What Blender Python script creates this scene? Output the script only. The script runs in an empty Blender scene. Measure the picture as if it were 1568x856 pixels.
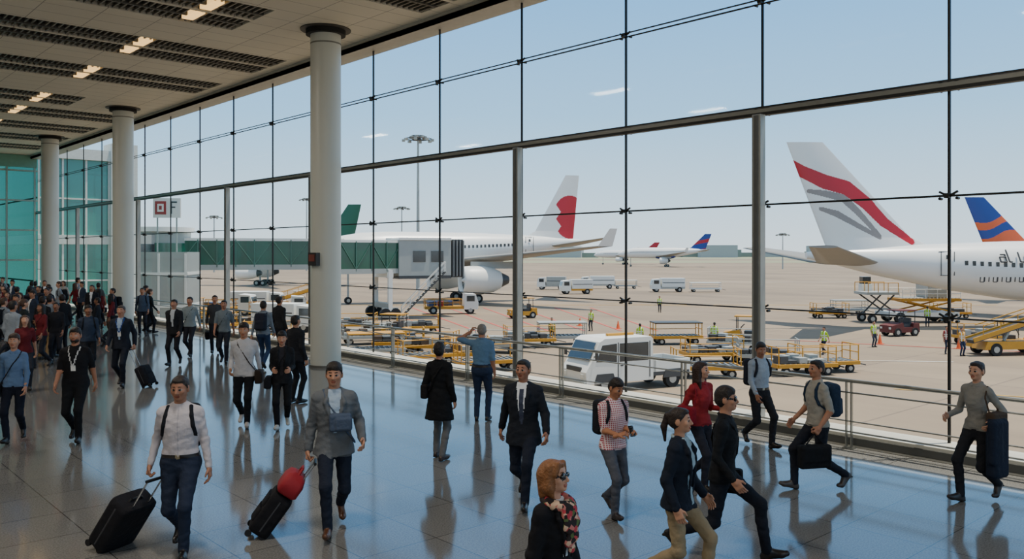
import bpy, math, time, random, mathutils
import numpy as np
T0=time.time()
random.seed(7); np.random.seed(7)
C42,S42=math.cos(math.radians(42)),math.sin(math.radians(42))
FW=np.array([S42,C42,0.]); RT=np.array([C42,-S42,0.])
def spot(lat,d): return FW*d+RT*lat          # camera-aligned ground frame: metres right of / ahead of the camera
APZ=-3.4
# ------------------------------------------------------------------ materials
def lin(c):
    return tuple(((x/255)/12.92 if x/255<=.04045 else (((x/255)+.055)/1.055)**2.4) for x in c)
MC={}
def M(name,col,rough=.5,metal=0,noise=.12,nscale=6,bump=0,bscale=25,emit=0,spec=.5,kind=None,col2=None):
    if name in MC: return MC[name]
    m=bpy.data.materials.new(name); m.use_nodes=True; nt=m.node_tree; N=nt.nodes; L=nt.links
    p=N['Principled BSDF']; p.inputs['Roughness'].default_value=rough; p.inputs['Metallic'].default_value=metal
    p.inputs['Specular IOR Level'].default_value=spec
    tc=N.new('ShaderNodeTexCoord'); c=lin(col)
    if kind=='plaid':
        out=None
        for ax,sc in ((0,44),(2,44)):
            sx=N.new('ShaderNodeSeparateXYZ'); L.new(tc.outputs['Object'],sx.inputs[0])
            mu=N.new('ShaderNodeMath'); mu.operation='MULTIPLY'; mu.inputs[1].default_value=sc; L.new(sx.outputs[ax],mu.inputs[0])
            fr=N.new('ShaderNodeMath'); fr.operation='FRACT'; L.new(mu.outputs[0],fr.inputs[0])
            lt=N.new('ShaderNodeMath'); lt.operation='LESS_THAN'; lt.inputs[1].default_value=.35; L.new(fr.outputs[0],lt.inputs[0])
            if out is None: out=lt
            else:
                a=N.new('ShaderNodeMath'); a.operation='MAXIMUM'; L.new(out.outputs[0],a.inputs[0]); L.new(lt.outputs[0],a.inputs[1]); out=a
        mx=N.new('ShaderNodeMix'); mx.data_type='RGBA'; L.new(out.outputs[0],mx.inputs[0]); mx.inputs[6].default_value=(*c,1); mx.inputs[7].default_value=(*lin(col2),1)
        L.new(mx.outputs[2],p.inputs['Base Color'])
    elif kind=='floral':
        v=N.new('ShaderNodeTexVoronoi'); v.inputs['Scale'].default_value=34; L.new(tc.outputs['Object'],v.inputs['Vector'])
        s=N.new('ShaderNodeSeparateColor'); L.new(v.outputs['Color'],s.inputs[0])
        r=N.new('ShaderNodeValToRGB'); r.color_ramp.interpolation='CONSTANT'; L.new(s.outputs[0],r.inputs[0])
        e=r.color_ramp.elements; e[0].color=(*lin((40,30,30)),1); e[1].position=.3; e[1].color=(*lin((190,60,70)),1)
        for ps,cc in ((.5,(215,180,150)),(.68,(90,110,60)),(.8,(200,120,110)),(.9,(30,26,28))):
            q=e.new(ps); q.color=(*lin(cc),1)
        L.new(r.outputs[0],p.inputs['Base Color'])
    else:
        nz=N.new('ShaderNodeTexNoise'); nz.inputs['Scale'].default_value=nscale; nz.inputs['Detail'].default_value=3
        L.new(tc.outputs['Object'],nz.inputs['Vector'])
        mx=N.new('ShaderNodeMix'); mx.data_type='RGBA'; L.new(nz.outputs[0],mx.inputs[0])
        mx.inputs[6].default_value=(*[x*(1-noise) for x in c],1); mx.inputs[7].default_value=(*[min(1,x*(1+noise)) for x in c],1)
        L.new(mx.outputs[2],p.inputs['Base Color'])
        if emit:
            p.inputs['Emission Color'].default_value=(*c,1); p.inputs['Emission Strength'].default_value=emit
    if bump:
        nb=N.new('ShaderNodeTexNoise'); nb.inputs['Scale'].default_value=bscale; nb.inputs['Detail'].default_value=2
        L.new(tc.outputs['Object'],nb.inputs['Vector'])
        b=N.new('ShaderNodeBump'); b.inputs['Strength'].default_value=bump; b.inputs['Distance'].default_value=.02
        L.new(nb.outputs[0],b.inputs['Height']); L.new(b.outputs[0],p.inputs['Normal'])
    MC[name]=m; return m
def cloth(col): return M('cloth_%d_%d_%d'%col,col,.85,bump=.9,bscale=13,noise=.18,nscale=5,spec=.2)
def skinm(col): return M('skin_%d_%d_%d'%col,col,.5,noise=.06,nscale=20,spec=.35)
def hairm(col): return M('hair_%d_%d_%d'%col,col,.55,noise=.35,nscale=40,bump=.5,bscale=60,spec=.4)
def glassmat(name,tint,base=None,basef=0):
    m=bpy.data.materials.new(name); m.use_nodes=True; nt=m.node_tree; N=nt.nodes; L=nt.links
    N.remove(N['Principled BSDF']); o=N['Material Output']
    t=N.new('ShaderNodeBsdfTransparent'); t.inputs[0].default_value=(*tint,1)
    gl=N.new('ShaderNodeBsdfGlossy'); gl.inputs['Roughness'].default_value=.03; gl.inputs[0].default_value=(.9,.95,.95,1)
    lw=N.new('ShaderNodeLayerWeight'); pw=N.new('ShaderNodeMath'); pw.operation='POWER'; pw.inputs[1].default_value=4; L.new(lw.outputs['Facing'],pw.inputs[0])
    fr=N.new('ShaderNodeMapRange'); fr.inputs[3].default_value=.012; fr.inputs[4].default_value=.2; L.new(pw.outputs[0],fr.inputs[0])
    mm=N.new('ShaderNodeMixShader'); L.new(fr.outputs[0],mm.inputs[0]); L.new(t.outputs[0],mm.inputs[1]); L.new(gl.outputs[0],mm.inputs[2])
    last=mm
    if base:
        d=N.new('ShaderNodeBsdfDiffuse'); nz=N.new('ShaderNodeTexNoise'); nz.inputs['Scale'].default_value=.35
        tc=N.new('ShaderNodeTexCoord'); L.new(tc.outputs['Object'],nz.inputs['Vector'])
        mc=N.new('ShaderNodeMix'); mc.data_type='RGBA'; L.new(nz.outputs[0],mc.inputs[0]); mc.inputs[6].default_value=(*[x*.5 for x in base],1); mc.inputs[7].default_value=(*[min(1,x*1.4) for x in base],1)
        L.new(mc.outputs[2],d.inputs[0])
        m2=N.new('ShaderNodeMixShader'); m2.inputs[0].default_value=basef; L.new(mm.outputs[0],m2.inputs[1]); L.new(d.outputs[0],m2.inputs[2]); last=m2
    L.new(last.outputs[0],o.inputs[0]); MC[name]=m; return m
# ------------------------------------------------------------------ mesh builder
class MB:
    def __init__(s): s.v=[]; s.f=[]; s.m=[]; s.sm=[]; s.mats=[]
    def mi(s,m):
        if m not in s.mats: s.mats.append(m)
        return s.mats.index(m)
    def add(s,vs,fs,mat,smooth=False):
        o=len(s.v); s.v+= [tuple(map(float,x)) for x in vs]; k=s.mi(mat) if not isinstance(mat,list) else None
        for i,f in enumerate(fs):
            s.f.append([a+o for a in f]); s.m.append(k if k is not None else s.mi(mat[i])); s.sm.append(smooth)
    def box(s,c,size,mat,rz=0,ry=0,rx=0):
        x,y,z=[a/2 for a in size]; vs=np.array([(a,b,d) for a in(-x,x) for b in(-y,y) for d in(-z,z)])
        if rx: cs,sn=math.cos(rx),math.sin(rx); vs=vs@np.array([[1,0,0],[0,cs,sn],[0,-sn,cs]])
        if ry: cs,sn=math.cos(ry),math.sin(ry); vs=vs@np.array([[cs,0,-sn],[0,1,0],[sn,0,cs]])
        if rz: cs,sn=math.cos(rz),math.sin(rz); vs=vs@np.array([[cs,sn,0],[-sn,cs,0],[0,0,1]])
        s.add(vs+np.array(c),[(0,1,3,2),(4,6,7,5),(0,4,5,1),(2,3,7,6),(0,2,6,4),(1,5,7,3)],mat)
    def bb(s,x0,x1,y0,y1,z0,z1,mat): s.box(((x0+x1)/2,(y0+y1)/2,(z0+z1)/2),(x1-x0,y1-y0,z1-z0),mat)
    def cyl(s,p0,p1,r0,mat,r1=None,n=12,smooth=True,cap=True):
        r1=r0 if r1 is None else r1; p0=np.array(p0,float); p1=np.array(p1,float); d=p1-p0; d/=np.linalg.norm(d)
        u=np.cross(d,(0,0,1) if abs(d[2])<.9 else (1,0,0)); u/=np.linalg.norm(u); w=np.cross(d,u)
        an=[2*math.pi*i/n for i in range(n)]
        vs=[p0+r0*(math.cos(a)*u+math.sin(a)*w) for a in an]+[p1+r1*(math.cos(a)*u+math.sin(a)*w) for a in an]
        s.add(vs,[(i,(i+1)%n,n+(i+1)%n,n+i) for i in range(n)],mat,smooth)
        if cap: s.add(vs,[tuple(range(n))[::-1],tuple(range(n,2*n))],mat)
    def tube(s,pts,r,mat,n=8):
        for a,b in zip(pts[:-1],pts[1:]): s.cyl(a,b,r,mat,n=n)
    def loft(s,rings,mat,cap=True,smooth=True):
        n=len(rings[0]); vs=[p for r in rings for p in r]; fs=[]
        for k in range(len(rings)-1):
            for i in range(n): fs.append((k*n+i,k*n+(i+1)%n,(k+1)*n+(i+1)%n,(k+1)*n+i))
        s.add(vs,fs,mat,smooth)
        if cap: s.add(rings[0],[tuple(range(n))[::-1]],mat); s.add(rings[-1],[tuple(range(n))],mat)
    def prism(s,prof,y0,y1,mat,axis='y'):
        n=len(prof)
        f=(lambda a,b,t:(a,t,b)) if axis=='y' else ((lambda a,b,t:(t,a,b)) if axis=='x' else (lambda a,b,t:(a,b,t)))
        vs=[f(a,b,y0) for a,b in prof]+[f(a,b,y1) for a,b in prof]
        s.add(vs,[tuple(range(n)),tuple(range(2*n-1,n-1,-1))]+[(i,n+i,n+(i+1)%n,(i+1)%n) for i in range(n)],mat)
    def wheel(s,x,y,z,r,w,tyre,hub):
        s.cyl((x,y-w/2,z),(x,y+w/2,z),r,tyre,n=20); s.cyl((x,y-w/2-.01,z),(x,y+w/2+.01,z),r*.5,hub,n=12)
    def mesh(s,name):
        me=bpy.data.meshes.new(name); me.from_pydata(s.v,[],s.f)
        for m in s.mats: me.materials.append(m)
        me.polygons.foreach_set('material_index',s.m); me.polygons.foreach_set('use_smooth',s.sm); me.update()
        return me
    def obj(s,name,loc=(0,0,0),rz=0,bevel=0,fix=True):
        me=s.mesh(name)
        if fix:
            import bmesh
            b=bmesh.new(); b.from_mesh(me); bmesh.ops.recalc_face_normals(b,faces=b.faces); b.to_mesh(me); b.free()
        o=bpy.data.objects.new(name,me); bpy.context.collection.objects.link(o); o.location=loc; o.rotation_euler=(0,0,rz)
        if bevel:
            md=o.modifiers.new('bev','BEVEL'); md.width=bevel; md.segments=2; md.limit_method='ANGLE'
        return o
# ------------------------------------------------------------------ camera
cam=bpy.data.cameras.new('camera'); co=bpy.data.objects.new('camera',cam); bpy.context.collection.objects.link(co)
co.location=(0,0,3); co.rotation_euler=(math.radians(90),0,math.radians(-42)); cam.sensor_width=36; cam.lens=1300/1568*36; cam.shift_y=-40/1568; cam.clip_end=6000
bpy.context.scene.camera=co
# ------------------------------------------------------------------ world & sun
w=bpy.data.worlds.new('sky'); bpy.context.scene.world=w; w.use_nodes=True; N=w.node_tree.nodes; L=w.node_tree.links
tc=N.new('ShaderNodeTexCoord'); sx=N.new('ShaderNodeSeparateXYZ'); L.new(tc.outputs['Generated'],sx.inputs[0])
r=N.new('ShaderNodeValToRGB'); L.new(sx.outputs[2],r.inputs[0]); e=r.color_ramp.elements
e[0].position=0; e[0].color=(.68,.76,.81,1); e[1].position=1; e[1].color=(.30,.38,.48,1)
for ps,cc in ((.06,(.52,.70,.84)),(.16,(.29,.56,.84)),(.32,(.14,.41,.80)),(.42,(.27,.43,.66)),(.6,(.33,.41,.52))):
    q=e.new(ps); q.color=(*cc,1)
L.new(r.outputs[0],N['Background'].inputs[0]); N['Background'].inputs[1].default_value=1.8
sd=bpy.data.lights.new('sun','SUN'); sd.energy=6.8; sd.angle=.009; sd.color=(1,.9,.76); so=bpy.data.objects.new('sun',sd); bpy.context.collection.objects.link(so)
so.rotation_euler=mathutils.Vector((-.2,.12,-1)).to_track_quat('-Z','Y').to_euler(); so.location=(60,0,80)
# ------------------------------------------------------------------ hall
GX=13.2; YE=58; YS=-14; XL=-10; CZ=8.95
fm=M('polished_floor_tile',(104,112,116),.10,noise=.05,nscale=60)
nt=fm.node_tree; N=nt.nodes; L=nt.links; p=N['Principled BSDF']
tc=N.new('ShaderNodeTexCoord'); br=N.new('ShaderNodeTexBrick'); br.offset=0; br.inputs['Scale'].default_value=1; br.inputs['Brick Width'].default_value=.9; br.inputs['Row Height'].default_value=.9; br.inputs['Mortar Size'].default_value=.006
br.inputs['Color1'].default_value=(.180,.178,.168,1); br.inputs['Color2'].default_value=(.205,.202,.190,1); br.inputs['Mortar'].default_value=(.06,.06,.057,1)
L.new(tc.outputs['Object'],br.inputs['Vector'])
sp=N.new('ShaderNodeTexNoise'); sp.inputs['Scale'].default_value=55; sp.inputs['Detail'].default_value=4; L.new(tc.outputs['Object'],sp.inputs['Vector'])
rr=N.new('ShaderNodeMapRange'); rr.inputs[1].default_value=.35; rr.inputs[2].default_value=.65; rr.inputs[3].default_value=.75; rr.inputs[4].default_value=1.25; L.new(sp.outputs[0],rr.inputs[0])
mx=N.new('ShaderNodeMix'); mx.data_type='RGBA'; mx.blend_type='MULTIPLY'; mx.inputs[0].default_value=1; L.new(br.outputs[0],mx.inputs[6]); L.new(rr.outputs[0],mx.inputs[7]); L.new(mx.outputs[2],p.inputs['Base Color'])
p.inputs['Specular IOR Level'].default_value=.8
b=MB(); b.bb(XL,12.74,YS,YE,-.3,0,fm); b.obj('floor')
stone=M('curb_stone',(190,188,176),.6,noise=.08,nscale=8,bump=.1)
b=MB(); b.bb(12.74,13.34,YS,YE,-.3,.2,stone); b.bb(12.72,12.74,YS,YE,.03,.15,M('curb_recess_shade',(70,72,70),.6)); b.obj('trim_curb',bevel=.015)  # dark strip on the curb face stands in for a shaded recess line
cream=M('ceiling_panel_cream',(214,208,192),.7,noise=.04,nscale=2)
nt=cream.node_tree; N=nt.nodes; L=nt.links; p=N['Principled BSDF']; tc=N.new('ShaderNodeTexCoord'); br=N.new('ShaderNodeTexBrick'); br.offset=0
br.inputs['Scale'].default_value=1; br.inputs['Brick Width'].default_value=1.3; br.inputs['Row Height'].default_value=.8; br.inputs['Mortar Size'].default_value=.012
br.inputs['Color1'].default_value=(.60,.56,.46,1); br.inputs['Color2'].default_value=(.57,.53,.44,1); br.inputs['Mortar'].default_value=(.25,.23,.2,1)
L.new(tc.outputs['Object'],br.inputs['Vector']); L.new(br.outputs[0],p.inputs['Base Color'])
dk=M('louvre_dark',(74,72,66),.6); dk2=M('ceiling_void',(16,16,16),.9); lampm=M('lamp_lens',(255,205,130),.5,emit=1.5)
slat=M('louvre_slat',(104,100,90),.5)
c=MB(); lv=MB(); lamp=MB()
ys=[-12.5,-7.8,-3.1,1.6,6.3,11.0,15.9,20.6,25.4,30.2,36.2,39.9,44.4,49,53.5]
prev=YS
for yc in ys:
    y0,y1=yc-1.25,yc+1.25; xe=9.6 if min(abs(yc-20.1),abs(yc-36.5))<2 else 12.4
    c.bb(XL,12.75,prev,y0,CZ,CZ+.12,cream); c.bb(xe,12.75,y0,y1,CZ,CZ+.12,cream); prev=y1
    c.bb(XL,xe,yc-.06,yc+.06,CZ,CZ+.12,cream)
    x=XL+.1
    while x<xe-.05:
        lv.bb(x,x+.04,y0,y1,CZ+.02,CZ+.08,slat); x+=.16
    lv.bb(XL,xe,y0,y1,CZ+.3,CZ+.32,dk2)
    for yy in (yc-.6,yc+.6): lv.bb(XL,xe,yy-.04,yy+.04,CZ+.0,CZ+.1,dk)
    for lx in (8.3,3.0,-3.0):
        for l0 in (yc-1.0,yc+.15): lamp.bb(lx-.14,lx+.14,l0,l0+.8,CZ-.01,CZ+.1,lampm)
c.bb(XL,12.75,prev,YE,CZ,CZ+.12,cream)
fas=M('fascia_metal',(168,166,156),.45)
c.bb(12.75,GX+.3,YS,YE,8.74,8.86,fas); c.bb(12.75,12.83,YS,YE,8.74,CZ+.12,fas)
c.bb(XL,GX+.5,YS,YE+.3,9.35,9.8,M('roof_slab',(150,150,145),.8)); c.bb(13.1,13.5,YS,YE,8.86,9.4,fas)
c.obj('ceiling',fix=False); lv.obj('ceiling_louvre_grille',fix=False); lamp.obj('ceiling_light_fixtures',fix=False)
for yy in (-7.8,6.3,20.6,36.2):
  for lx in (-3,3):
    a=bpy.data.lights.new('hall_fill_light','AREA'); a.shape='RECTANGLE'; a.size=.5; a.size_y=1.6; a.energy=270; a.color=(1,.91,.8)  # out-of-view area lights added to brighten the hall interior
    ao=bpy.data.objects.new('hall_fill_light',a); bpy.context.collection.objects.link(ao); ao.location=(lx,yy,CZ-.06)
# columns
colm=M('column_paint',(196,198,188),.4,noise=.03,nscale=1.5)
for (x,yv) in ((11.43,20.1),(11.43,36.5),(11.43,47.8)):
    b=MB()
    b.cyl((0,0,0),(0,0,CZ-.16),.4,colm,n=56); b.cyl((0,0,0),(0,0,.06),.43,M('column_base',(120,120,115),.4,metal=.6),n=56)
    b.cyl((0,0,CZ-.42),(0,0,CZ-.38),.405,M('column_joint',(120,120,112),.5),n=56)
    b.cyl((0,0,CZ-.16),(0,0,CZ-.02),.52,M('column_shadow_gap',(24,24,24),.8),n=56)  # solid near-black ring gives the shade of a recess by colour
    b.cyl((0,0,CZ-.03),(0,0,CZ+.02),.66,M('column_collar',(60,58,54),.6),n=56)
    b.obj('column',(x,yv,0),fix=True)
b=MB(); b.box((0,0,0),(.16,.3,.34),M('device_dark',(40,40,42),.5)); b.box((-.09,0,.03),(.02,.2,.18),M('device_screen',(120,60,50),.4)); b.obj('wall_phone',(11.43-.45*.9,20.1-.12,2.85),math.radians(15))
# glass wall
gm=glassmat('window_glass',(.95,.98,.98))
blk=M('mullion_black',(30,32,32),.45,metal=.3,noise=.05); stl=M('post_steel',(150,152,148),.4,metal=.3)
VY=[5+3.107*k for k in range(-6,18)]
VY=[v for v in VY if v<YE-.3]
edges=[YS]+VY+[YE]
for i in range(len(edges)-1):
    b=MB(); b.add([(GX,edges[i]+.03,.2),(GX,edges[i+1]-.03,.2),(GX,edges[i+1]-.03,8.74),(GX,edges[i]+.03,8.74)],[(0,1,2,3)],gm); b.obj('window_%d'%(i+1),fix=False)
b=MB()
for v in VY:
    b.bb(GX-.02,GX+.02,v-.018,v+.018,.2,8.76,blk)
    for z in (2.04,3.85,5.45,7.39):
        b.box((GX-.07,v,z),(.1,.07,.07),blk)
        for sy in(-1,1):
            b.box((GX-.03,v+sy*.07,z+.03),(.03,.14,.03),blk,rx=sy*.5); b.cyl((GX-.05,v+sy*.12,z-.04),(GX+.03,v+sy*.12,z-.04),.022,blk,n=8)
for z,rw in ((2.04,.012),(3.85,.016),(7.36,.012),(7.44,.010)):
    b.bb(GX-.04,GX-.01,YS,YE,z-rw,z+rw,blk)
b.obj('window_mullions',fix=False)
b=MB(); b.bb(GX-.16,GX-.04,YS,YE,5.385,5.44,blk); b.bb(GX-.16,GX-.03,YS,YE,5.44,5.50,M('beam_light',(130,132,126),.4,metal=.3)); b.bb(GX-.13,GX-.05,YS,YE,5.52,5.55,blk); b.obj('window_transom_beam',fix=False)
for v in (5+3.107-.12,5+3.107*3-.2,5+3.107*6-.15,5+3.107*8-.15,5+3.107*11-.1,5+3.107*14-.1,-7.5):
    b=MB(); b.bb(-.08,.08,-.085,.085,0,5.17,stl); b.bb(-.1,-.075,-.04,.04,0.02,5.15,M('post_groove',(90,92,90),.5)); b.obj('window_post',(GX-.32,v,.205),bevel=.01)
# railing
rl=M('rail_steel',(150,152,148),.28,metal=.85,noise=.03); b=MB()
for z,rr_ in ((1.04,.03),(.86,.014),(.42,.012),(.26,.012)): b.cyl((12.6,YS+.3,z),(12.6,YE-1,z),rr_,rl,n=10)
for v in VY+[YS+.6]:
    b.box((12.6,v+1.2,.51),(.05,.02,1.02),rl); b.box((12.6,v+1.28,.51),(.05,.02,1.02),rl); b.box((12.6,v+1.24,.01),(.14,.16,.02),rl)
b.obj('guard_railing')
# end wall (teal glass) , side and back
teal=glassmat('teal_glass',(.18,.60,.53),base=lin((26,104,92)),basef=.4)
tfr=M('teal_frame',(130,150,138),.4,metal=.3)
b=MB()
b.add([(-2,YE,0),(GX,YE,0),(GX,YE,CZ),(-2,YE,CZ)],[(0,1,2,3)],teal); b.obj('window_end_glazing',fix=False)
b=MB()
for x in np.arange(-2,GX,1.5): b.bb(x-.05,x+.05,YE-.16,YE-.02,0,CZ-.01,tfr)
for z in (0.1,2.6,4.4,6.2,8.0): b.bb(-2,GX-.05,YE-.14,YE-.02,z-.05,z+.05,tfr)
b.bb(-2,GX-.1,YE-.2,YE-.01,8.2,8.93,M('end_header',(96,150,136),.5))
b.obj('window_end_frame',fix=False)
wl=M('wall_paint',(190,190,182),.7,noise=.04)
b=MB(); b.bb(XL,-2,YE,YE+.3,0,CZ,wl); b.obj('wall_end')
b=MB(); b.bb(XL-.3,XL,YS,YE,0,CZ,wl); b.obj('wall_left')
b=MB(); b.bb(XL,GX,YS-.3,YS,0,1,wl); b.bb(XL,GX,YS-.3,YS,7.6,CZ,wl)
for x in np.arange(XL,GX,3): b.bb(x-.1,x+.1,YS-.3,YS,1,7.6,wl)  # unseen wall, left open between mullions to let in fill skylight
b.obj('wall_back')
b=MB(); b.bb(13.36,13.6,YS,YE,APZ,-.02,wl); b.obj('wall_facade')
# ------------------------------------------------------------------ apron
am=M('apron_concrete',(186,172,152),.85,noise=.1,nscale=.02)
nt=am.node_tree; N=nt.nodes; L=nt.links; p=N['Principled BSDF']; tc=N.new('ShaderNodeTexCoord')
br=N.new('ShaderNodeTexBrick'); br.offset=0; br.inputs['Scale'].default_value=1; br.inputs['Brick Width'].default_value=7.5; br.inputs['Row Height'].default_value=7.5; br.inputs['Mortar Size'].default_value=.05
br.inputs['Color1'].default_value=(.265,.20,.135,1); br.inputs['Color2'].default_value=(.24,.182,.123,1); br.inputs['Mortar'].default_value=(.165,.125,.09,1)
L.new(tc.outputs['Object'],br.inputs['Vector'])
n1=N.new('ShaderNodeTexNoise'); n1.inputs['Scale'].default_value=.09; n1.inputs['Detail'].default_value=6; n1.inputs['Roughness'].default_value=.65
mp=N.new('ShaderNodeMapping'); mp.inputs['Scale'].default_value=(1,.35,1); L.new(tc.outputs['Object'],mp.inputs[0]); L.new(mp.outputs[0],n1.inputs['Vector'])
rr=N.new('ShaderNodeMapRange'); rr.inputs[1].default_value=.3; rr.inputs[2].default_value=.7; rr.inputs[3].default_value=.68; rr.inputs[4].default_value=1.18; L.new(n1.outputs[0],rr.inputs[0])
mx=N.new('ShaderNodeMix'); mx.data_type='RGBA'; mx.blend_type='MULTIPLY'; mx.inputs[0].default_value=1; L.new(br.outputs[0],mx.inputs[6]); L.new(rr.outputs[0],mx.inputs[7]); L.new(mx.outputs[2],p.inputs['Base Color'])
b=MB(); b.bb(13.6,3500,-2500,3500,APZ-.3,APZ,am); b.obj('ground_apron')
grass=M('airfield_grass',(140,140,112),.95,noise=.2,nscale=.01)
def quad(pts,name,mat,z):
    b=MB(); b.add([(*p[:2],z) for p in pts],[(0,1,2,3)],mat); return b.obj(name,fix=False)
quad([spot(-900,560),spot(1500,560),spot(1500,760),spot(-900,760)],'airfield_grass',grass,APZ+.05)
quad([spot(-1500,900),spot(2500,900),spot(2500,2600),spot(-1500,2600)],'airfield_grass',grass,APZ+.05)
b=MB(); red=M('marking_red',(190,84,74),.8); yel=M('marking_yellow',(204,160,60),.8); wht=M('marking_white',(215,212,202),.8)
def line(p,q,wd,mat):
    p=spot(*p); q=spot(*q); d=q-p; d/=np.linalg.norm(d); n_=np.array([-d[1],d[0],0])*wd/2
    b.add([(*(p+n_)[:2],APZ+.02),(*(q+n_)[:2],APZ+.02),(*(q-n_)[:2],APZ+.02),(*(p-n_)[:2],APZ+.02)],[(0,1,2,3)],mat)
for i in range(7): line((-6+i*3.0,70),(-16+i*4.2,100),.22,red)
line((14,66),(60,40),.25,red); line((12,110),(70,60),.2,yel); line((-20,105),(60,105),.3,yel); line((-40,190),(120,190),.5,wht)
line((18,40),(44,28),.15,yel); line((22,33),(30,37),.12,wht); line((22,33),(26,29),.12,wht); line((6,52),(26,50),.15,wht)
b.obj('apron_markings',fix=False)
# skyline
b=MB(); hz=M('haze_building',(160,168,170),.9); hz2=M('haze_tree',(128,142,136),.95)  # distance haze is put into these paler colours
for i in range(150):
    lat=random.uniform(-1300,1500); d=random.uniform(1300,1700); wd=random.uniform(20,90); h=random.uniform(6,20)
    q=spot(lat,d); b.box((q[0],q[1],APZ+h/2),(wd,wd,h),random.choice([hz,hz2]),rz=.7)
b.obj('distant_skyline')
# ------------------------------------------------------------------ pier building + rotunda + jet bridge
tealb=M('pier_teal_glass',(40,128,116),.12,noise=.35,nscale=.25,spec=.9); conc=M('pier_panel',(206,208,200),.7)
b=MB(); x0,x1,y0,y1=13.9,19.4,61,90
b.bb(x0,x1,y0,y1,APZ,9.2,tealb); b.bb(x0-.1,x1+.3,y0-.3,y1,9.2,9.9,conc); b.bb(x0-.1,x1+.2,y0-.2,y1,3.6,4.2,conc); b.bb(x0-.1,x1+.2,y0-.2,y1,-1.2,-.4,conc)
for x in np.arange(x0,x1+.1,1.42): b.bb(x-.06,x+.06,y0-.12,y0,APZ,9.2,conc)
for yy in np.arange(y0,y1,1.8): b.bb(x1,x1+.12,yy-.06,yy+.06,APZ,9.2,conc)
for z in (1.2,6.6): b.bb(x0,x1+.1,y0-.1,y1,z-.05,z+.05,conc)
b.bb(x1-1.2,x1+.5,y0-.5,y0+1.2,APZ,10.4,conc)
b.obj('pier_building')
white=M('white_paint',(226,226,220),.4,noise=.04,nscale=1); lgrey=M('light_grey_metal',(158,162,158),.45,noise=.08,nscale=2); dgrey=M('dark_grey_metal',(60,62,64),.5)
tyre=M('tyre_rubber',(28,28,30),.8); hubm=M('wheel_hub',(170,170,165),.4,metal=.4); yelp=M('yellow_paint',(196,140,30),.5,noise=.15,nscale=4); redp=M('red_paint',(150,36,36),.5)
glz=M('dark_window',(38,48,54),.08,spec=.9,noise=.3,nscale=1); bluep=M('blue_paint',(40,60,110),.5); grn=M('green_paint',(62,104,90),.5)
jg=M('jetbridge_green_glass',(16,84,64),.15,noise=.4,nscale=.5,spec=.8)
def seg_box(b,p,q,w_,z0,z1,mat):
    p=np.array(p,float)[:2]; q=np.array(q,float)[:2]; d=q-p; l=np.linalg.norm(d); a=math.atan2(d[1],d[0]); c_=(p+q)/2
    b.box((c_[0],c_[1],(z0+z1)/2),(l,w_,z1-z0),mat,rz=a)
b=MB(); P0=spot(-31.5,76)[:2]; P2=spot(-16.2,81)[:2]; P3=spot(-11.9,84.5)[:2]; P4=spot(-7.0,87)[:2]
b.cyl((*P0,1.2),(*P0,4.9),2.6,lgrey,n=28); b.cyl((*P0,4.9),(*P0,5.3),2.9,white,n=28); b.cyl((*P0,1.9),(*P0,3.9),2.64,jg,n=28); b.cyl((*P0,.8),(*P0,1.2),2.9,white,n=28); b.cyl((*P0,APZ),(*P0,1.2),.7,lgrey,n=16)
seg_box(b,(20.0,74),P0,3,1.3,4.6,lgrey); seg_box(b,(20.0,74),P0,3.06,2.2,3.8,glz)
def tunnel(p,q,w_,z0,z1):
    seg_box(b,p,q,w_,z0,z1,jg); seg_box(b,p,q,w_+.16,z1-.12,z1+.12,white); seg_box(b,p,q,w_+.2,z0-.25,z0+.22,lgrey)
    p=np.array(p);q=np.array(q);d=q-p;l=np.linalg.norm(d);u=d/l;n_=np.array([-u[1],u[0]])*(w_/2+.05)
    k=int(l/1.6)
    for i in range(k+1):
        for s in(-1,1):
            c_=p+u*l*i/k+n_*s; b.box((*c_,(z0+z1)/2),(.1,.1,z1-z0),grn,rz=math.atan2(d[1],d[0]))
            if i<k:
                c2=p+u*l*(i+1)/k+n_*s
                a_,b_=((z0+.2,z1-.1) if i%2 else (z1-.1,z0+.2)); b.cyl((*c_,a_),(*c2,b_),.045,grn,n=6)
tunnel(P0,P2,2.9,1.75,4.25); tunnel(np.array(P2)-(np.array(P3)-np.array(P2))*.2,P3,3.3,1.3,4.15)
a=math.atan2(P4[1]-P3[1],P4[0]-P3[0])
seg_box(b,P3,P4,3.9,.7,4.35,lgrey); seg_box(b,P3,P4,4.1,4.3,4.55,white); seg_box(b,P3,P4,4.0,.5,.8,dgrey)
u=np.array(P4)-np.array(P3); u/=np.linalg.norm(u)
for i in range(9):
    c_=np.array(P4)+u*(i*.18); b.box((*c_,2.5),(.1,3.7+.25*(i%2),3.6+.2*(i%2)),dgrey if i%2 else lgrey,rz=a)
for t in (-3.4,-1.5):
    c_=np.array(P4)+u*t; b.box((*c_,2.7),(1.3,4.02,1.1),glz,rz=a)
for s in(-1,1):
    c_=np.array(P3)-u*1.0+np.array([-u[1],u[0]])*s*2.2; b.box((*c_,APZ+2.6),(.4,.4,4.4),white,rz=a); b.box((*c_,APZ+.9),(1.6,.3,.5),lgrey,rz=a)
    for t in (-.5,.5):
        q=c_+u*t; b.cyl((*(q-np.array([-u[1],u[0]])*.25),APZ+.55),(*(q+np.array([-u[1],u[0]])*.25),APZ+.55),.55,tyre,n=16)
b.box((*(np.array(P3)-u*1.0),APZ+1.3),(.5,4.4,.5),lgrey,rz=a); b.box((*(np.array(P3)-u*1.0),.9),(.6,4.6,.5),white,rz=a)
s0=np.array(P4)+spot(.4,-3.2)[:2]; s1=s0+spot(-4.2,-.8)[:2]
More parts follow.
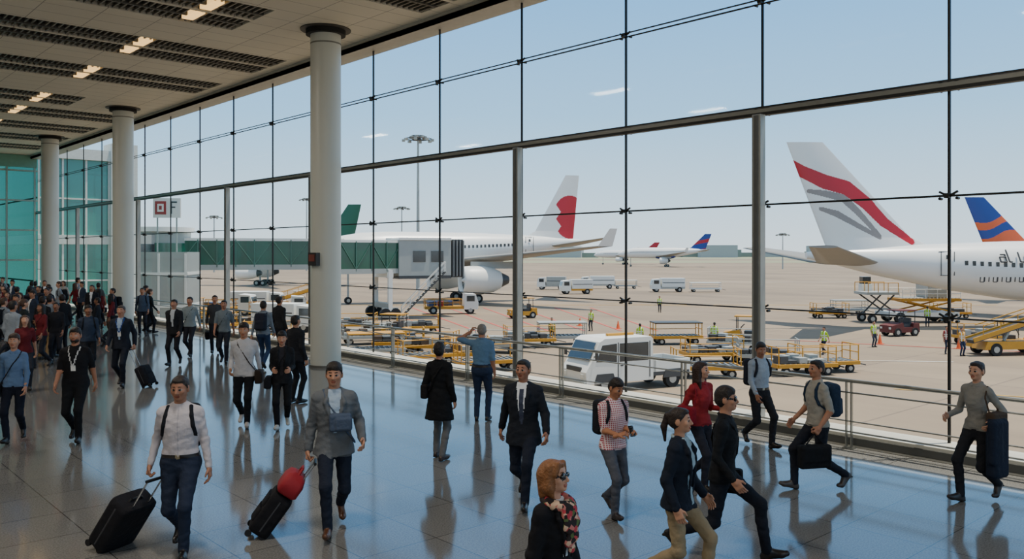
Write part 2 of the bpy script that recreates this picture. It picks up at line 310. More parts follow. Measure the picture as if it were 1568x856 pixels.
for i in range(16):
    t=i/15; c_=s0+(s1-s0)*t; b.box((*c_,1.2-t*4.4),(.34,1.0,.05),lgrey,rz=math.atan2(*(s1-s0)[::-1]))
nn=np.array([-(s1-s0)[1],(s1-s0)[0]]); nn=nn/np.linalg.norm(nn)*.52
for s in(-1,1):
    b.cyl((*(s0+nn*s),1.2),(*(s1+nn*s),-3.2),.07,dgrey,n=6); b.cyl((*(s0+nn*s),2.2),(*(s1+nn*s),-2.2),.035,white,n=6); b.cyl((*(s0+nn*s),1.7),(*(s1+nn*s),-2.7),.03,white,n=6)
    for i in range(6):
        c_=s0+(s1-s0)*i/5+nn*s; b.cyl((*c_,1.2-4.4*i/5),(*c_,2.2-4.4*i/5),.03,white,n=6)
b.obj('jet_bridge')
b=MB(); b.bb(-1.0,1.0,-.1,.1,0,1.5,white); b.bb(-.85,-.05,-.13,-.1,.25,1.25,redp); b.bb(-.68,-.22,-.15,-.13,.45,1.05,white); b.bb(-.55,-.35,-.17,-.15,.6,.9,redp); b.bb(.28,.38,-.13,-.1,.3,1.25,dgrey); b.bb(.28,.75,-.13,-.1,1.12,1.25,dgrey); b.bb(.28,.62,-.13,-.1,.75,.85,dgrey)
for x in(-.7,.7): b.bb(x-.05,x+.05,-.04,.04,-2.6,0,lgrey)
b.bb(-2,2,-2.2,1.8,-9.1,-2.6,lgrey)
for x in(-1.9,0,1.9): b.bb(x-.08,x+.08,-2.25,-2.2,-9.1,-2.7,white)
for z in(-4.2,-6.6): b.bb(-2.05,2.05,-2.26,1.85,z-.1,z+.1,white)
q=spot(-26.2,64.5); b.obj('gate_sign_block',(q[0],q[1],5.7),math.radians(-35))
def mast(lat,d,h,r=.28):
    b=MB(); b.cyl((0,0,0),(0,0,h),r,lgrey,r1=r*.5,n=12); b.cyl((0,0,h-.3),(0,0,h+.5),r*1.6,dgrey,n=12)
    for rad,z in ((2.4,h),(1.2,h+.5)):
        pts=[(rad*math.cos(a),rad*math.sin(a),z) for a in np.linspace(0,2*math.pi,17)]; b.tube(pts,.07,dgrey,n=6)
        for i in range(0,16,2): b.cyl((0,0,z-.2),pts[i],.05,dgrey,n=6); b.box(np.array(pts[i])*np.array([1.08,1.08,1])+np.array([0,0,-.25]),(.5,.5,.4),M('floodlight',(150,150,140),.4),rz=i*math.pi/8)
    q=spot(lat,d); b.obj('floodlight_mast',(q[0],q[1],APZ))
mast(-16.6,150,26.6,.36); mast(-37,285,21+.5,.3); mast(-100,285,18.5,.3); mast(-75,310,26,.3); mast(110,345,14,.3)
# ------------------------------------------------------------------ aircraft
wingm=M('wing_grey',(140,138,132),.45,noise=.08,nscale=.6)
def airliner(name,L_,R,zc,lat,d,nose,fin,stab,wing,eng,paint,body,belly=None,doors=(),wins=(0,0),text=False,fres=(44,36)):
    b=MB(); n=40
    st=[(0,.10,.55),(.8,.22,.50),(2.0,.42,.38),(4,.68,.22),(6,.87,.10),(8,.97,.02),(9.5,1,0)]
    rings=[]
    S=[(x*R,r_*R,z*R) for x,r_,z in st]
    nx=L_-9.5*R-4.2*R; m=max(2,int(nx/2))
    S+=[(9.5*R+nx*i/m,R,0) for i in range(1,m+1)]
    S+=[(L_-x*R,r_*R,z*R) for x,r_,z in ((3,.95,-.02),(2,.82,-.07),(1.2,.64,-.14),(.6,.46,-.2),(.2,.27,-.25),(0,.06,-.28))]
    for x,r_,z in S: rings.append([(x,r_*math.sin(a),zc+z+r_*math.cos(a)) for a in [2*math.pi*i/n for i in range(n)]])
    b.loft(rings,body)
    def surf(x):
        xs=[s[0] for s in S]; return np.interp(x,xs,[s[1] for s in S]),np.interp(x,xs,[s[2] for s in S])+zc
    fr,fc,ft,ftc,fz=fin; NV,NU=fres; r0,z0=surf(fr+fc*.4); zr=z0+r0*.75
    for s in(-1,1):
        vs=[];fs=[];ms=[]
        for j in range(NV+1):
            v=j/NV; te=fr+(ft-fr)*v; ch=fc+(ftc-fc)*v; z=zr+(fz-zr)*v
            if v<.12: ch+= (.12-v)*fc*1.6
            for i in range(NU+1):
                u=i/NU; th=.055*ch*(math.sin(math.pi*u**.75))**.8*(1-.3*v)+.02
                vs.append((te+ch*u,s*th,z))
        for j in range(NV):
            for i in range(NU):
                a=j*(NU+1)+i; q=(a,a+1,a+NU+2,a+NU+1); fs.append(q if s<0 else q[::-1])
                x_=(vs[a][0]+vs[a+NU+2][0])/2; z_=(vs[a][2]+vs[a+NU+2][2])/2; ms.append(paint(x_,z_))
        b.add(vs,fs,ms,True)
    b.add([(ft,-.03,fz),(ft+ftc,-.03,fz),(ft+ftc,.03,fz),(ft,.03,fz)],[(0,1,2,3)],body)
    def liftsurf(rTE,rc,y0,z0,tTE,tc_,y1,z1,th,mat,k=10):
        for s in(-1,1):
            rg=[]
            for j in range(k+1):
                v=j/k; te=rTE+(tTE-rTE)*v; ch=rc+(tc_-rc)*v; y=y0+(y1-y0)*v; z=z0+(z1-z0)*v; t=th*ch
                pr=[(0,0),(.25,.35),(.6,.5),(.85,.42),(.97,.2),(1,0),(.97,-.2),(.85,-.42),(.6,-.5),(.25,-.3)]
                rg.append([(te+ch*a,s*y,z+t*c_) for a,c_ in pr])
            b.loft(rg,mat)
    liftsurf(*stab,.10,wingm); liftsurf(*wing,.12,wingm)
    wr=wing
    for s in(-1,1):
        x_=wr[4]; y_=wr[6]; z_=wr[7]; c_=wr[5]
        b.add([(x_,s*y_,z_),(x_+c_,s*y_,z_),(x_+c_*.3,s*(y_+.5),z_+2),(x_-c_*.2,s*(y_+.5),z_+2)],[(0,1,2,3)],body); b.add([(x_,s*y_+.06,z_),(x_+c_,s*y_+.06,z_),(x_+c_*.3,s*(y_+.5)+.06,z_+2),(x_-c_*.2,s*(y_+.5)+.06,z_+2)],[(3,2,1,0)],body)
    mx_=wr[0]+wr[1]*.5
    rg=[]
    for t in np.linspace(-1,1,9):
        k=math.sqrt(max(.02,1-t*t)); rg.append([(mx_+t*wr[1]*.75,R*.95*k*math.sin(a),zc-R*.55+R*.6*k*math.cos(a)) for a in [2*math.pi*i/20 for i in range(20)]])
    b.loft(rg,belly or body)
    ex,ey,ez,er,el=eng
    for s in(-1,1):
        prof=[(0,.62),(.18,.86),(.45,1),(.8,1.0),(.95,.96),(1,.86),(.985,.8),(.9,.76)]
        rg=[[(ex+el*x,s*ey+er*k*math.sin(a),ez+er*k*math.cos(a)) for a in [2*math.pi*i/28 for i in range(28)]] for x,k in prof]
        b.loft(rg,white,cap=False)
        b.cyl((ex+el*.86,s*ey,ez),(ex+el*.88,s*ey,ez),er*.77,M('fan_dark',(44,46,50),.4,metal=.5),n=28); b.cyl((ex+el*.88,s*ey,ez),(ex+el*1.0,s*ey,ez),er*.25,white,r1=.03,n=16)
        for i in range(18):
            a=2*math.pi*i/18; b.box((ex+el*.9,s*ey+er*.48*math.sin(a),ez+er*.48*math.cos(a)),(.05,.1,er*.52),lgrey,rx=-a)
        b.cyl((ex-el*.22,s*ey,ez),(ex,s*ey,ez),er*.28,dgrey,r1=er*.58,n=20)
        b.cyl((ex+el*.0,s*ey,ez),(ex+el*.02,s*ey,ez),er*.6,dgrey,n=20)
        b.box((ex+el*.2,s*ey,ez+er*1.05),(el*1.1,.35,er*.5),lgrey)
    x=wins[0]
    while x<wins[1]:
        r_,z_=surf(x)
        for s in(-1,1): b.box((x,s*r_*.985,z_+r_*.18),(.26,.08,.38),glz)
        x+=.62 if R>2.7 else .56
    for dx in doors:
        r_,z_=surf(dx)
        for s in(-1,1):
            zz=z_+r_*.12
            for ox,oz,w_,h_ in ((-.55,0,.05,2.0),(.55,0,.05,2.0),(0,1,1.1,.05),(0,-1,1.1,.05)):
                tl=r_*math.sqrt(max(.01,1-((zz+oz-z_)/r_)**2)); b.box((dx+ox,s*tl*1.0,zz+oz),(w_,.05,h_),dgrey)
            b.box((dx,s*r_*.99,zz+.55),(.24,.08,.36),glz)
    for s in(-1,1): b.box((L_-1.15*R,s*R*.36,zc+R*.22),(.9,.5,.45),glz,rz=-s*.5)
    for gx,gy in ((wr[0]+wr[1]*.35,R*1.25),(wr[0]+wr[1]*.35,-R*1.25)):
        b.cyl((gx,gy,.6),(gx,gy,zc-R*.5),.18,lgrey,n=10)
        for ox in(-.6,.6):
            for oy in (-.35,.35): b.wheel(gx+ox,gy+oy,.58,.58,.35,tyre,hubm)
    gx=L_-2.4*R; b.cyl((gx,0,.5),(gx,0,zc-R*.8),.13,lgrey,n=8)
    for oy in(-.25,.25): b.wheel(gx,oy,.45,.45,.25,tyre,hubm)
    if text:
        def glyph(x,z,strokes,sc,mat,r_=.07):
            for (x0,z0,x1,z1) in strokes:
                for s in (-1,):
                    za=z+z0*sc; zb=z+z1*sc; ya=R*math.sqrt(max(.02,1-((za-zc)/R)**2))+.03; yb=R*math.sqrt(max(.02,1-((zb-zc)/R)**2))+.03
                    b.cyl((x+x0*sc,s*ya,za),(x+x1*sc,s*yb,zb),r_,mat,n=5)
        G={'a':[(0,0,.5,0),(0,0,0,.4),(0,.4,.5,.4),(.5,0,.5,.6),(.1,.6,.5,.6)],'l':[(0,0,0,1),(0,0,.2,0)],'U':[(0,0,0,.8),(0,0,.6,0),(.6,0,.6,.8)],'I':[(0,0,0,.8)],'.':[(0,0,.1,0)]}
        x=text[0]
        for ch in 'al UIU':
            if ch!=' ': glyph(x,zc+R*.36,G[ch],1.0,dgrey)
            x+=.75 if ch in 'aU' else .45
        x=text[0]-1.8
        for i in range(15):
            glyph(x,zc-R*.22,[(0,0,0,.5)] if i%3 else [(0,0,.4,0),(0,0,0,.5),(.4,0,.4,.5)],.8,dgrey,.045); x+=.36
    q=spot(lat,d); nv=FW*nose[1]+RT*nose[0]
    return b.obj(name,(q[0],q[1],APZ),math.atan2(nv[1],nv[0]))
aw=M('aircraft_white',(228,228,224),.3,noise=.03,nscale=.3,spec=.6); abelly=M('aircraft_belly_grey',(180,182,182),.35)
rd=M('livery_red',(180,20,36),.35); gy=M('livery_grey',(140,132,128),.35); bl=M('livery_blue',(30,60,140),.35); og=M('livery_orange',(224,96,40),.35); gn=M('livery_green',(28,92,66),.4)
def pd(p,pl):
    best=1e9
    for (x0,y0,w0),(x1,y1,w1) in zip(pl[:-1],pl[1:]):
        dx,dy=x1-x0,y1-y0; t=max(0,min(1,((p[0]-x0)*dx+(p[1]-y0)*dy)/(dx*dx+dy*dy))); dd=math.hypot(p[0]-x0-t*dx,p[1]-y0-t*dy)-(w0+(w1-w0)*t); best=min(best,dd)
    return best
# livery shapes on the fin side, in image pixel coordinates (1 pixel = 5.6 cm on the right aircraft)
def paintR(x,z):
    p=(1235+x/.0562,388-(z+APZ-3)/.0562)
    if pd(p,[(1212,246,2),(1230,264,9),(1262,279,11),(1295,288,11),(1325,311,10),(1352,340,8),(1395,370,5)])<0: return rd
    if pd(p,[(1238,293,3),(1262,297,5),(1290,304,6),(1312,325,5),(1345,362,3)])<0 or pd(p,[(1256,320,3),(1280,328,5),(1310,345,4),(1345,364,3)])<0: return gy
    return aw
dR=73
airliner('passenger_airplane',60,2.85,4.67,25.3,dR,(1,0),
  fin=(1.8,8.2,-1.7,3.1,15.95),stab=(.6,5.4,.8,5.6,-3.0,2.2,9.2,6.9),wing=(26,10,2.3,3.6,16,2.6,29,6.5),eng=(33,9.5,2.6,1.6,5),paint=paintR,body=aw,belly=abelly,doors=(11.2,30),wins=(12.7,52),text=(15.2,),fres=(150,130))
def paintC(x,z):
    p=(888-x/.0908*.94,388-(z+APZ-3)/.0908)  # fin point converted to image pixel coordinates for the red shape
    if ((p[0]-872)/26)**2+((p[1]-333)/33)**2<1 and not (p[0]<850+abs((p[1]-325)%22-11)*.7): return rd
    return aw
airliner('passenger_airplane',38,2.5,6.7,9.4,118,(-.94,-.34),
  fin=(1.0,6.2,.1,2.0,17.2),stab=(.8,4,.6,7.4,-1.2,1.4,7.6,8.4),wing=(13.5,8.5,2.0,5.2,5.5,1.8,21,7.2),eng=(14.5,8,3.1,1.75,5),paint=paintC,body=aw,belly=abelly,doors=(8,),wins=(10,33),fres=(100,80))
def paintO(x,z):
    t=z-8.2-(x-3)*.25+.25*math.sin(x*1.3)
    if abs(t)<.9 or abs(t-2.6)<.5: return og
    return bl
airliner('passenger_airplane',38,2.1,5.6,63.3,115,(1,0),fin=(.8,6.5,-2.0,2.6,14.0),stab=(.6,4,.6,6.4,-1.2,1.4,6.6,7.4),wing=(16,7,2.0,4.6,9,1.8,17,6),eng=(18,6,2.6,1.2,4),paint=paintO,body=aw,doors=(8,),wins=(10,33),fres=(90,70))
airliner('passenger_airplane',38,2.1,6.2,-31.2,170,(-1,0),fin=(.8,6.5,-1.0,2.6,16.2),stab=(.6,4,.6,6.8,-1.2,1.4,6.6,7.8),wing=(16,7,2.0,4.6,9,1.8,17,6),eng=(18,6,2.6,1.2,4),paint=lambda x,z:gn,body=aw,wins=(10,33))
def paintS(x,z): return rd if z<9.0-x*.2 or abs(z-12.4+x*.2)<.8 else bl
airliner('passenger_airplane',42,2.6,6.6,92,400,(-.97,.2),fin=(.8,7.5,-2.0,3,15.6),stab=(.6,4,.6,7.4,-1.2,1.4,8,8.2),wing=(16,8,2.3,5,9,2,20,7),eng=(18,6,2.9,1.5,4),paint=paintS,body=aw,belly=bl,wins=(10,36))
airliner('passenger_airplane',36,2.2,6.0,81.6,480,(-.9,.3),fin=(.8,6.5,-2.0,3,12.6),stab=(.6,4,.6,6.4,-1.2,1.4,7,7.2),wing=(15,8,2.3,5,9,2,17,6.4),eng=(18,6,2.9,1.2,4),paint=lambda x,z:rd,body=aw,wins=(10,30))
# ------------------------------------------------------------------ ground vehicles
def place(b,name,lat,d,rz=0,z=APZ,bevel=.02):
    q=spot(lat,d); return b.obj(name,(q[0],q[1],z),math.radians(-42)+rz,bevel=bevel)
def van():
    b=MB(); W=1.05
    b.prism([(2.7,.45),(2.75,1.0),(2.45,1.45),(2.0,2.35),(1.7,2.5),(-.9,2.5),(-1.0,2.4),(-1.05,.45)],-W,W,white)
    b.add([(2.47,-W*.88,1.5),(2.47,W*.88,1.5),(2.05,W*.84,2.3),(2.05,-W*.84,2.3)],[(0,1,2,3)],glz); b.v[-4:]=[(x+.03,y,z+.02) for x,y,z in b.v[-4:]]
    for s in(-1,1):
        b.prism([(2.2,1.45),(1.85,2.2),(1.05,2.25),(1.05,1.4)],s*W-.015,s*W+.015,glz); b.prism([(.9,1.4),(.9,2.25),(-.75,2.25),(-.75,1.4)],s*W-.015,s*W+.015,glz)
        b.bb(.95,1.0,s*W-.02,s*W+.02,.6,2.3,dgrey); b.bb(-.85,-.8,s*W-.02,s*W+.02,.6,2.3,dgrey); b.bb(.7,.85,s*W-.04,s*W+.04,1.2,1.26,dgrey)
        b.cyl((2.3,s*W,1.7),(2.35,s*(W+.25),1.75),.03,dgrey); b.box((2.35,s*(W+.28),1.75),(.06,.2,.35),dgrey)
        b.box((2.74,s*.75,.82),(.08,.3,.2),M('headlamp',(220,220,210),.2))
        for x in (1.7,-2.2): b.wheel(x,s*(W-.14),.42,.42,.26,tyre,hubm); b.prism([(x-.6,.5),(x-.45,.9),(x+.45,.9),(x+.6,.5)],s*W-.03,s*W+.03,dgrey)
    b.box((2.78,0,.45),(.14,2.1,.28),lgrey); b.box((2.72,0,1.1),(.1,1.2,.22),dgrey)
    b.bb(-3.2,-1.05,-W,W,.62,.8,dgrey); b.bb(-3.2,-1.05,-W,-W+.06,.8,1.35,white); b.bb(-3.2,-1.05,W-.06,W,.8,1.35,white); b.bb(-3.25,-3.18,-W,W,.7,1.35,white); b.bb(-1.2,-1.06,-W,W,.8,1.5,white)
    for s in(-1,1): b.box((-3.26,s*.85,.95),(.04,.14,.3),redp)
    b.bb(-.6,.9,-.1,.1,2.5,2.62,yelp); return b
def cargo_truck(cab=white,bed=yelp,box_=None,L_=5.5):
    b=MB(); h=L_/2
    b.prism([(h,.5),(h+.05,1.2),(h-.25,2.1),(h-1.4,2.2),(h-1.5,.5)],-1.0,1.0,cab); b.box((h-.08,0,1.62),(.06,1.7,.6),glz,ry=-.25)
    for s in(-1,1):
        b.bb(h-1.2,h-.35,s*1.0-.02,s*1.0+.02,1.35,1.95,glz)
        for x in(h-.8,-h+.9): b.wheel(x,s*.85,.42,.42,.28,tyre,hubm)
        b.box((h+.04,s*.7,.8),(.05,.25,.18),M('headlamp',(220,220,210),.2))
    b.bb(-h,h-1.5,-.95,.95,.55,.85,bed)
    if box_: b.bb(-h,h-1.65,-1.0,1.0,.85,2.3,box_); b.bb(-h+.1,h-1.8,-1.03,1.03,1.5,1.6,dgrey)
    else:
        for x in np.linspace(-h+.05,h-1.7,5):
            for s in(-1,1): b.cyl((x,s*.9,.85),(x,s*.9,1.6),.04,bed,n=6)
        for s in(-1,1):
            for z in(1.2,1.6): b.cyl((-h+.05,s*.9,z),(h-1.7,s*.9,z),.035,bed,n=6)
        for i in range(5): b.box((-h+.6+i*.55,random.uniform(-.4,.4),1.1),(.5,.9,.5),random.choice([dgrey,lgrey,redp,bluep]),rz=random.uniform(-.3,.3))
    return b
def tug(cm=yelp,canopy=True):
    b=MB(); b.prism([(1.4,.3),(1.4,.85),(.3,1.05),(.2,.7),(-.7,.7),(-.75,1.0),(-1.3,1.0),(-1.35,.3)],-.65,.65,cm)
    b.bb(-.65,.0,-.4,.4,.7,.95,dgrey); b.bb(-.75,-.6,-.4,.4,.9,1.4,dgrey); b.cyl((.35,.2,1.0),(.1,.2,1.3),.03,dgrey); b.cyl((.08,.2,1.28),(.13,.2,1.33),.19,dgrey,n=14)
    for s in(-1,1):
        for x in(.85,-.85): b.wheel(x,s*.6,.33,.33,.22,tyre,hubm)
        b.box((1.42,s*.45,.65),(.04,.2,.15),M('headlamp',(220,220,210),.2))
        if canopy:
            for x in(.5,-.9): b.cyl((x,s*.58,.8),(x,s*.58,1.95),.035,dgrey,n=6)
    if canopy: b.bb(-1.05,.65,-.66,.66,1.95,2.02,cm)
    return b
def dolly(fr=yelp,load=None,L_=3.2,rails=True,roof=False):
    b=MB(); h=L_/2
    b.bb(-h,h,-.8,.8,.5,.6,dgrey)
    for s in(-1,1): b.bb(-h,h,s*.8-.05,s*.8+.05,.44,.64,fr); b.bb(s*h-.05,s*h+.05,-.8,.8,.44,.64,fr)
    for i in range(int(L_/.3)): b.cyl((-h+.15+i*.3,-.72,.63),(-h+.15+i*.3,.72,.63),.04,hubm,n=6)
    for s in(-1,1):
        for x in(-h+.5,h-.5): b.wheel(x,s*.65,.24,.24,.16,tyre,hubm)
    b.cyl((h,0,.5),(h+.9,0,.3),.04,dgrey,n=6)
    if rails:
        for x in(-h+.05,h-.05):
            for y in(-.75,0,.75): b.cyl((x,y,.6),(x,y,1.5),.035,fr,n=6)
            for z in(1.1,1.5): b.cyl((x,-.75,z),(x,.75,z),.035,fr,n=6)
        b.cyl((-h,-.75,1.5),(h,-.75,1.5),.03,fr,n=6); b.cyl((-h,.75,1.0),(h,.75,1.0),.03,fr,n=6)
    if roof: b.bb(-h,h,-.82,.82,1.5,1.58,load or lgrey)
    elif load:
        x=-h+.35
        while x<h-.3:
            for y in (-.4,.35):
                hh=random.uniform(.15,.45); b.box((x,y,.66+hh/2),(.5,.62,hh),random.choice([load,dgrey,dgrey,M('bag_brown',(86,70,56),.7),lgrey]),rz=random.uniform(-.2,.2))
            x+=.55
    return b
def container_loader():
    b=MB()
    b.bb(-4,2.6,-1.4,1.4,.6,1.0,white)
    for x in(-3,1.5):
        for s in(-1,1): b.wheel(x,s*1.25,.5,.5,.35,tyre,hubm)
    b.bb(-4.2,1.4,-1.4,1.4,2.0,2.25,yelp); b.bb(1.6,4.6,-1.4,1.4,2.6,2.85,lgrey)
    for i in range(16): b.cyl((-4+i*.33,-1.3,2.28),(-4+i*.33,1.3,2.28),.07,lgrey,n=6)
    for s in(-1,1):
        b.cyl((-3.6,s*1.2,1.0),(.8,s*1.2,2.0),.08,yelp,n=6); b.cyl((.8,s*1.2,1.0),(-3.6,s*1.2,2.0),.08,yelp,n=6)
        b.cyl((1.9,s*1.2,1.0),(4.2,s*1.2,2.6),.08,dgrey,n=6); b.cyl((4.0,s*1.2,.6),(2,s*1.2,2.6),.08,dgrey,n=6); b.wheel(4.0,s*1.1,.4,.4,.3,tyre,hubm)
        for x in np.linspace(-4.1,1.3,6): b.cyl((x,s*1.38,2.25),(x,s*1.38,3.1),.04,white,n=6)
        b.cyl((-4.1,s*1.38,3.1),(1.3,s*1.38,3.1),.04,white,n=6); b.cyl((-4.1,s*1.38,2.7),(1.3,s*1.38,2.7),.04,white,n=6)
        for x in np.linspace(1.7,4.5,4): b.cyl((x,s*1.38,2.85),(x,s*1.38,3.7),.04,yelp,n=6)
        b.cyl((1.7,s*1.38,3.7),(4.5,s*1.38,3.7),.04,yelp,n=6)
    b.bb(2.8,3.8,-2.2,-1.45,2.6,3.5,white); b.bb(2.9,3.7,-2.25,-1.5,3.5,4.2,glz)
    b.bb(-3,-1.2,-1.1,1.1,2.35,3.9,lgrey); return b
def belt_loader():
    b=MB(); b.prism([(2.4,.4),(2.4,1.1),(1.4,1.2),(1.2,.9),(-2.2,.9),(-2.4,.4)],-.95,.3,yelp)
    for s in(-.85,.85):
        for x in(1.7,-1.6): b.wheel(x,s,.4,.4,.26,tyre,hubm)
    b.bb(-2.3,2.3,.3,.95,.45,.9,yelp); b.box((.3,-.55,1.9),(7.2,.75,.22),dgrey,ry=-.28)
    for s in(-.95,-.15): b.box((.3,s,2.0),(7.2,.08,.28),yelp,ry=-.28); b.box((.5,s,2.75),(6.2,.05,.06),yelp,ry=-.28)
    for t in np.linspace(-2.5,3.4,6): b.cyl((t,-.95,1.85+t*.28),(t,-.95,2.65+t*.28),.03,yelp,n=6)
    b.cyl((-.8,-.55,.9),(-.4,-.55,1.6),.1,lgrey); b.cyl((1.8,-.55,1.1),(2.2,-.55,2.4),.08,lgrey)
    b.bb(.2,.8,.4,.85,.9,1.15,dgrey); b.bb(.1,.22,.4,.85,1.1,1.6,dgrey); b.cyl((1.2,.62,1.15),(1.0,.62,1.5),.03,dgrey)
    for x in(-.1,1.4):
        for y in(.35,.92): b.cyl((x,y,.9),(x,y,2.1),.03,dgrey,n=6)
    b.bb(-.2,1.5,.3,.97,2.1,2.16,white); return b
D=math.radians
def X(px,d): return (px-784)/1300*d      # image pixel column -> metres right of the camera axis at distance d
place(van(),'crew_truck',X(953,40.5),40.5,D(180+28))
place(cargo_truck(L_=5.6),'service_truck',X(690,90),90,D(10))
place(tug(),'baggage_tug',X(800,84),84,D(200))
place(cargo_truck(white,yelp,white,5),'service_truck',X(882,134),134,D(190)); place(cargo_truck(white,lgrey,lgrey,5),'service_truck',X(845,150),150,D(170))
place(cargo_truck(white,lgrey,white,6),'service_truck',X(915,154),154,D(180)); place(dolly(lgrey,white,4,True,True),'baggage_cart',X(958,154),154,0)
place(cargo_truck(white,lgrey,white,5.5),'service_truck',X(1022,141),141,D(180)); place(dolly(white,white,5,True,True),'baggage_cart',X(1080,141),141,0)
place(container_loader(),'container_loader',X(1392,79),79,D(182))
place(tug(M('tug_dark_red',(96,36,32),.6),True),'baggage_tug',X(1378,66),66,D(200))
place(belt_loader(),'belt_loader',X(1545,54),54,D(8))
place(belt_loader(),'belt_loader',X(455,96),96,D(30))
random.seed(3)
for i,(px,d,rz,ld,rf) in enumerate([(560,60,20,lgrey,0),(610,56,10,dgrey,0),(660,54,-10,lgrey,0),(575,52,15,yelp,1),(705,50,5,dgrey,0),(650,49,30,None,0),(760,55,-15,lgrey,0),(810,58,10,dgrey,0),(745,46.5,20,None,0),(860,60,5,lgrey,1),
      (1035,60,5,dgrey,1),(1090,50,10,dgrey,0),(1125,56,-20,lgrey,0),(1080,44,0,None,0),(1225,45,12,lgrey,0),(1175,49,-10,dgrey,0),(1260,46,12,None,0),(545,70,0,lgrey,0),(590,66,-5,yelp,0),(640,68,10,dgrey,0),(1500,60,5,lgrey,0),(1300,88,0,lgrey,1),(1455,84,0,dgrey,0),(1270,84,4,dgrey,0)]):
    place(dolly(yelp if i%3 else lgrey,ld,3.4,True,bool(rf)),'baggage_cart',X(px,d),d,D(rz))
place(tug(yelp),'baggage_tug',X(600,62),62,D(160)); place(tug(yelp),'baggage_tug',X(1140,60),60,D(160))
for px,d,k in ((395,92,0),(350,88,1),(300,84,2),(425,84,1),(380,72,3),(330,70,3),(365,60,3),(410,62,3),(440,70,0)):
    bb_=[cargo_truck(white,lgrey,white,5.5),cargo_truck(white,yelp,None,5.5),tug(),dolly(yelp,dgrey,3.4)][k]
    place(bb_,['service_truck','service_truck','baggage_tug','baggage_cart'][k],X(px,d),d,D(random.uniform(-30,30)))
b=MB(); cn=M('cone_orange',(224,96,40),.6)
for lat,d in ((6,75),(9,72),(26,60),(30,57),(33,62)):
    q=spot(lat,d); b.cyl((q[0],q[1],APZ),(q[0],q[1],APZ+.7),.17,cn,r1=.03,n=10); b.box((q[0],q[1],APZ+.02),(.45,.45,.04),cn)
b.obj('traffic_cones')
# ------------------------------------------------------------------ people : implicit-surface figures
def surfnets(f,org,h):
    ins=f<0; a=[]
    for i in(0,1):
        for j in(0,1):
            for k in(0,1): a.append((i,j,k))
    nx,ny,nz=f.shape; cnt=np.zeros((nx-1,ny-1,nz-1),np.int8)
    for i,j,k in a: cnt+=ins[i:nx-1+i,j:ny-1+j,k:nz-1+k]
    idx=np.argwhere((cnt>0)&(cnt<8))
    if len(idx)==0: return np.zeros((0,3)),np.zeros((0,4),int)
    cv=np.stack([f[idx[:,0]+i,idx[:,1]+j,idx[:,2]+k] for i,j,k in a],1); A=np.array(a,float)
    s=np.zeros((len(idx),3)); c=np.zeros(len(idx))
    for p in range(8):
        for q in range(p+1,8):
            if sum(abs(np.array(a[p])-np.array(a[q])))!=1: continue
            va,vb=cv[:,p],cv[:,q]; m=(va<0)!=(vb<0); t=np.where(m,va/np.where(m,va-vb,1),0)
            s+=np.where(m[:,None],A[p]+(A[q]-A[p])*t[:,None],0); c+=m
    V=org+h*(idx+s/c[:,None]); cid=-np.ones(cnt.shape,int); cid[idx[:,0],idx[:,1],idx[:,2]]=np.arange(len(idx))
    F=[]
    for ax in range(3):
        b_,c_=(ax+1)%3,(ax+2)%3
        sl0=[slice(None)]*3; sl1=[slice(None)]*3; sl0[ax]=slice(0,-1); sl1[ax]=slice(1,None)
        e0=ins[tuple(sl0)]; e1=ins[tuple(sl1)]
        for flip,mask in ((0,e0&~e1),(1,~e0&e1)):
            g=np.argwhere(mask); ok=(g[:,b_]>0)&(g[:,c_]>0)&(g[:,b_]<f.shape[b_]-1)&(g[:,c_]<f.shape[c_]-1); g=g[ok]
            def cell(db,dc):
                x=g.copy(); x[:,b_]-=db; x[:,c_]-=dc; return cid[x[:,0],x[:,1],x[:,2]]
            q=np.stack([cell(1,1),cell(0,1),cell(0,0),cell(1,0)],1)
            F.append(q[:,::-1] if flip else q)
    return V,np.concatenate(F)
def nrm(v): v=np.array(v,float); return v/np.linalg.norm(v)
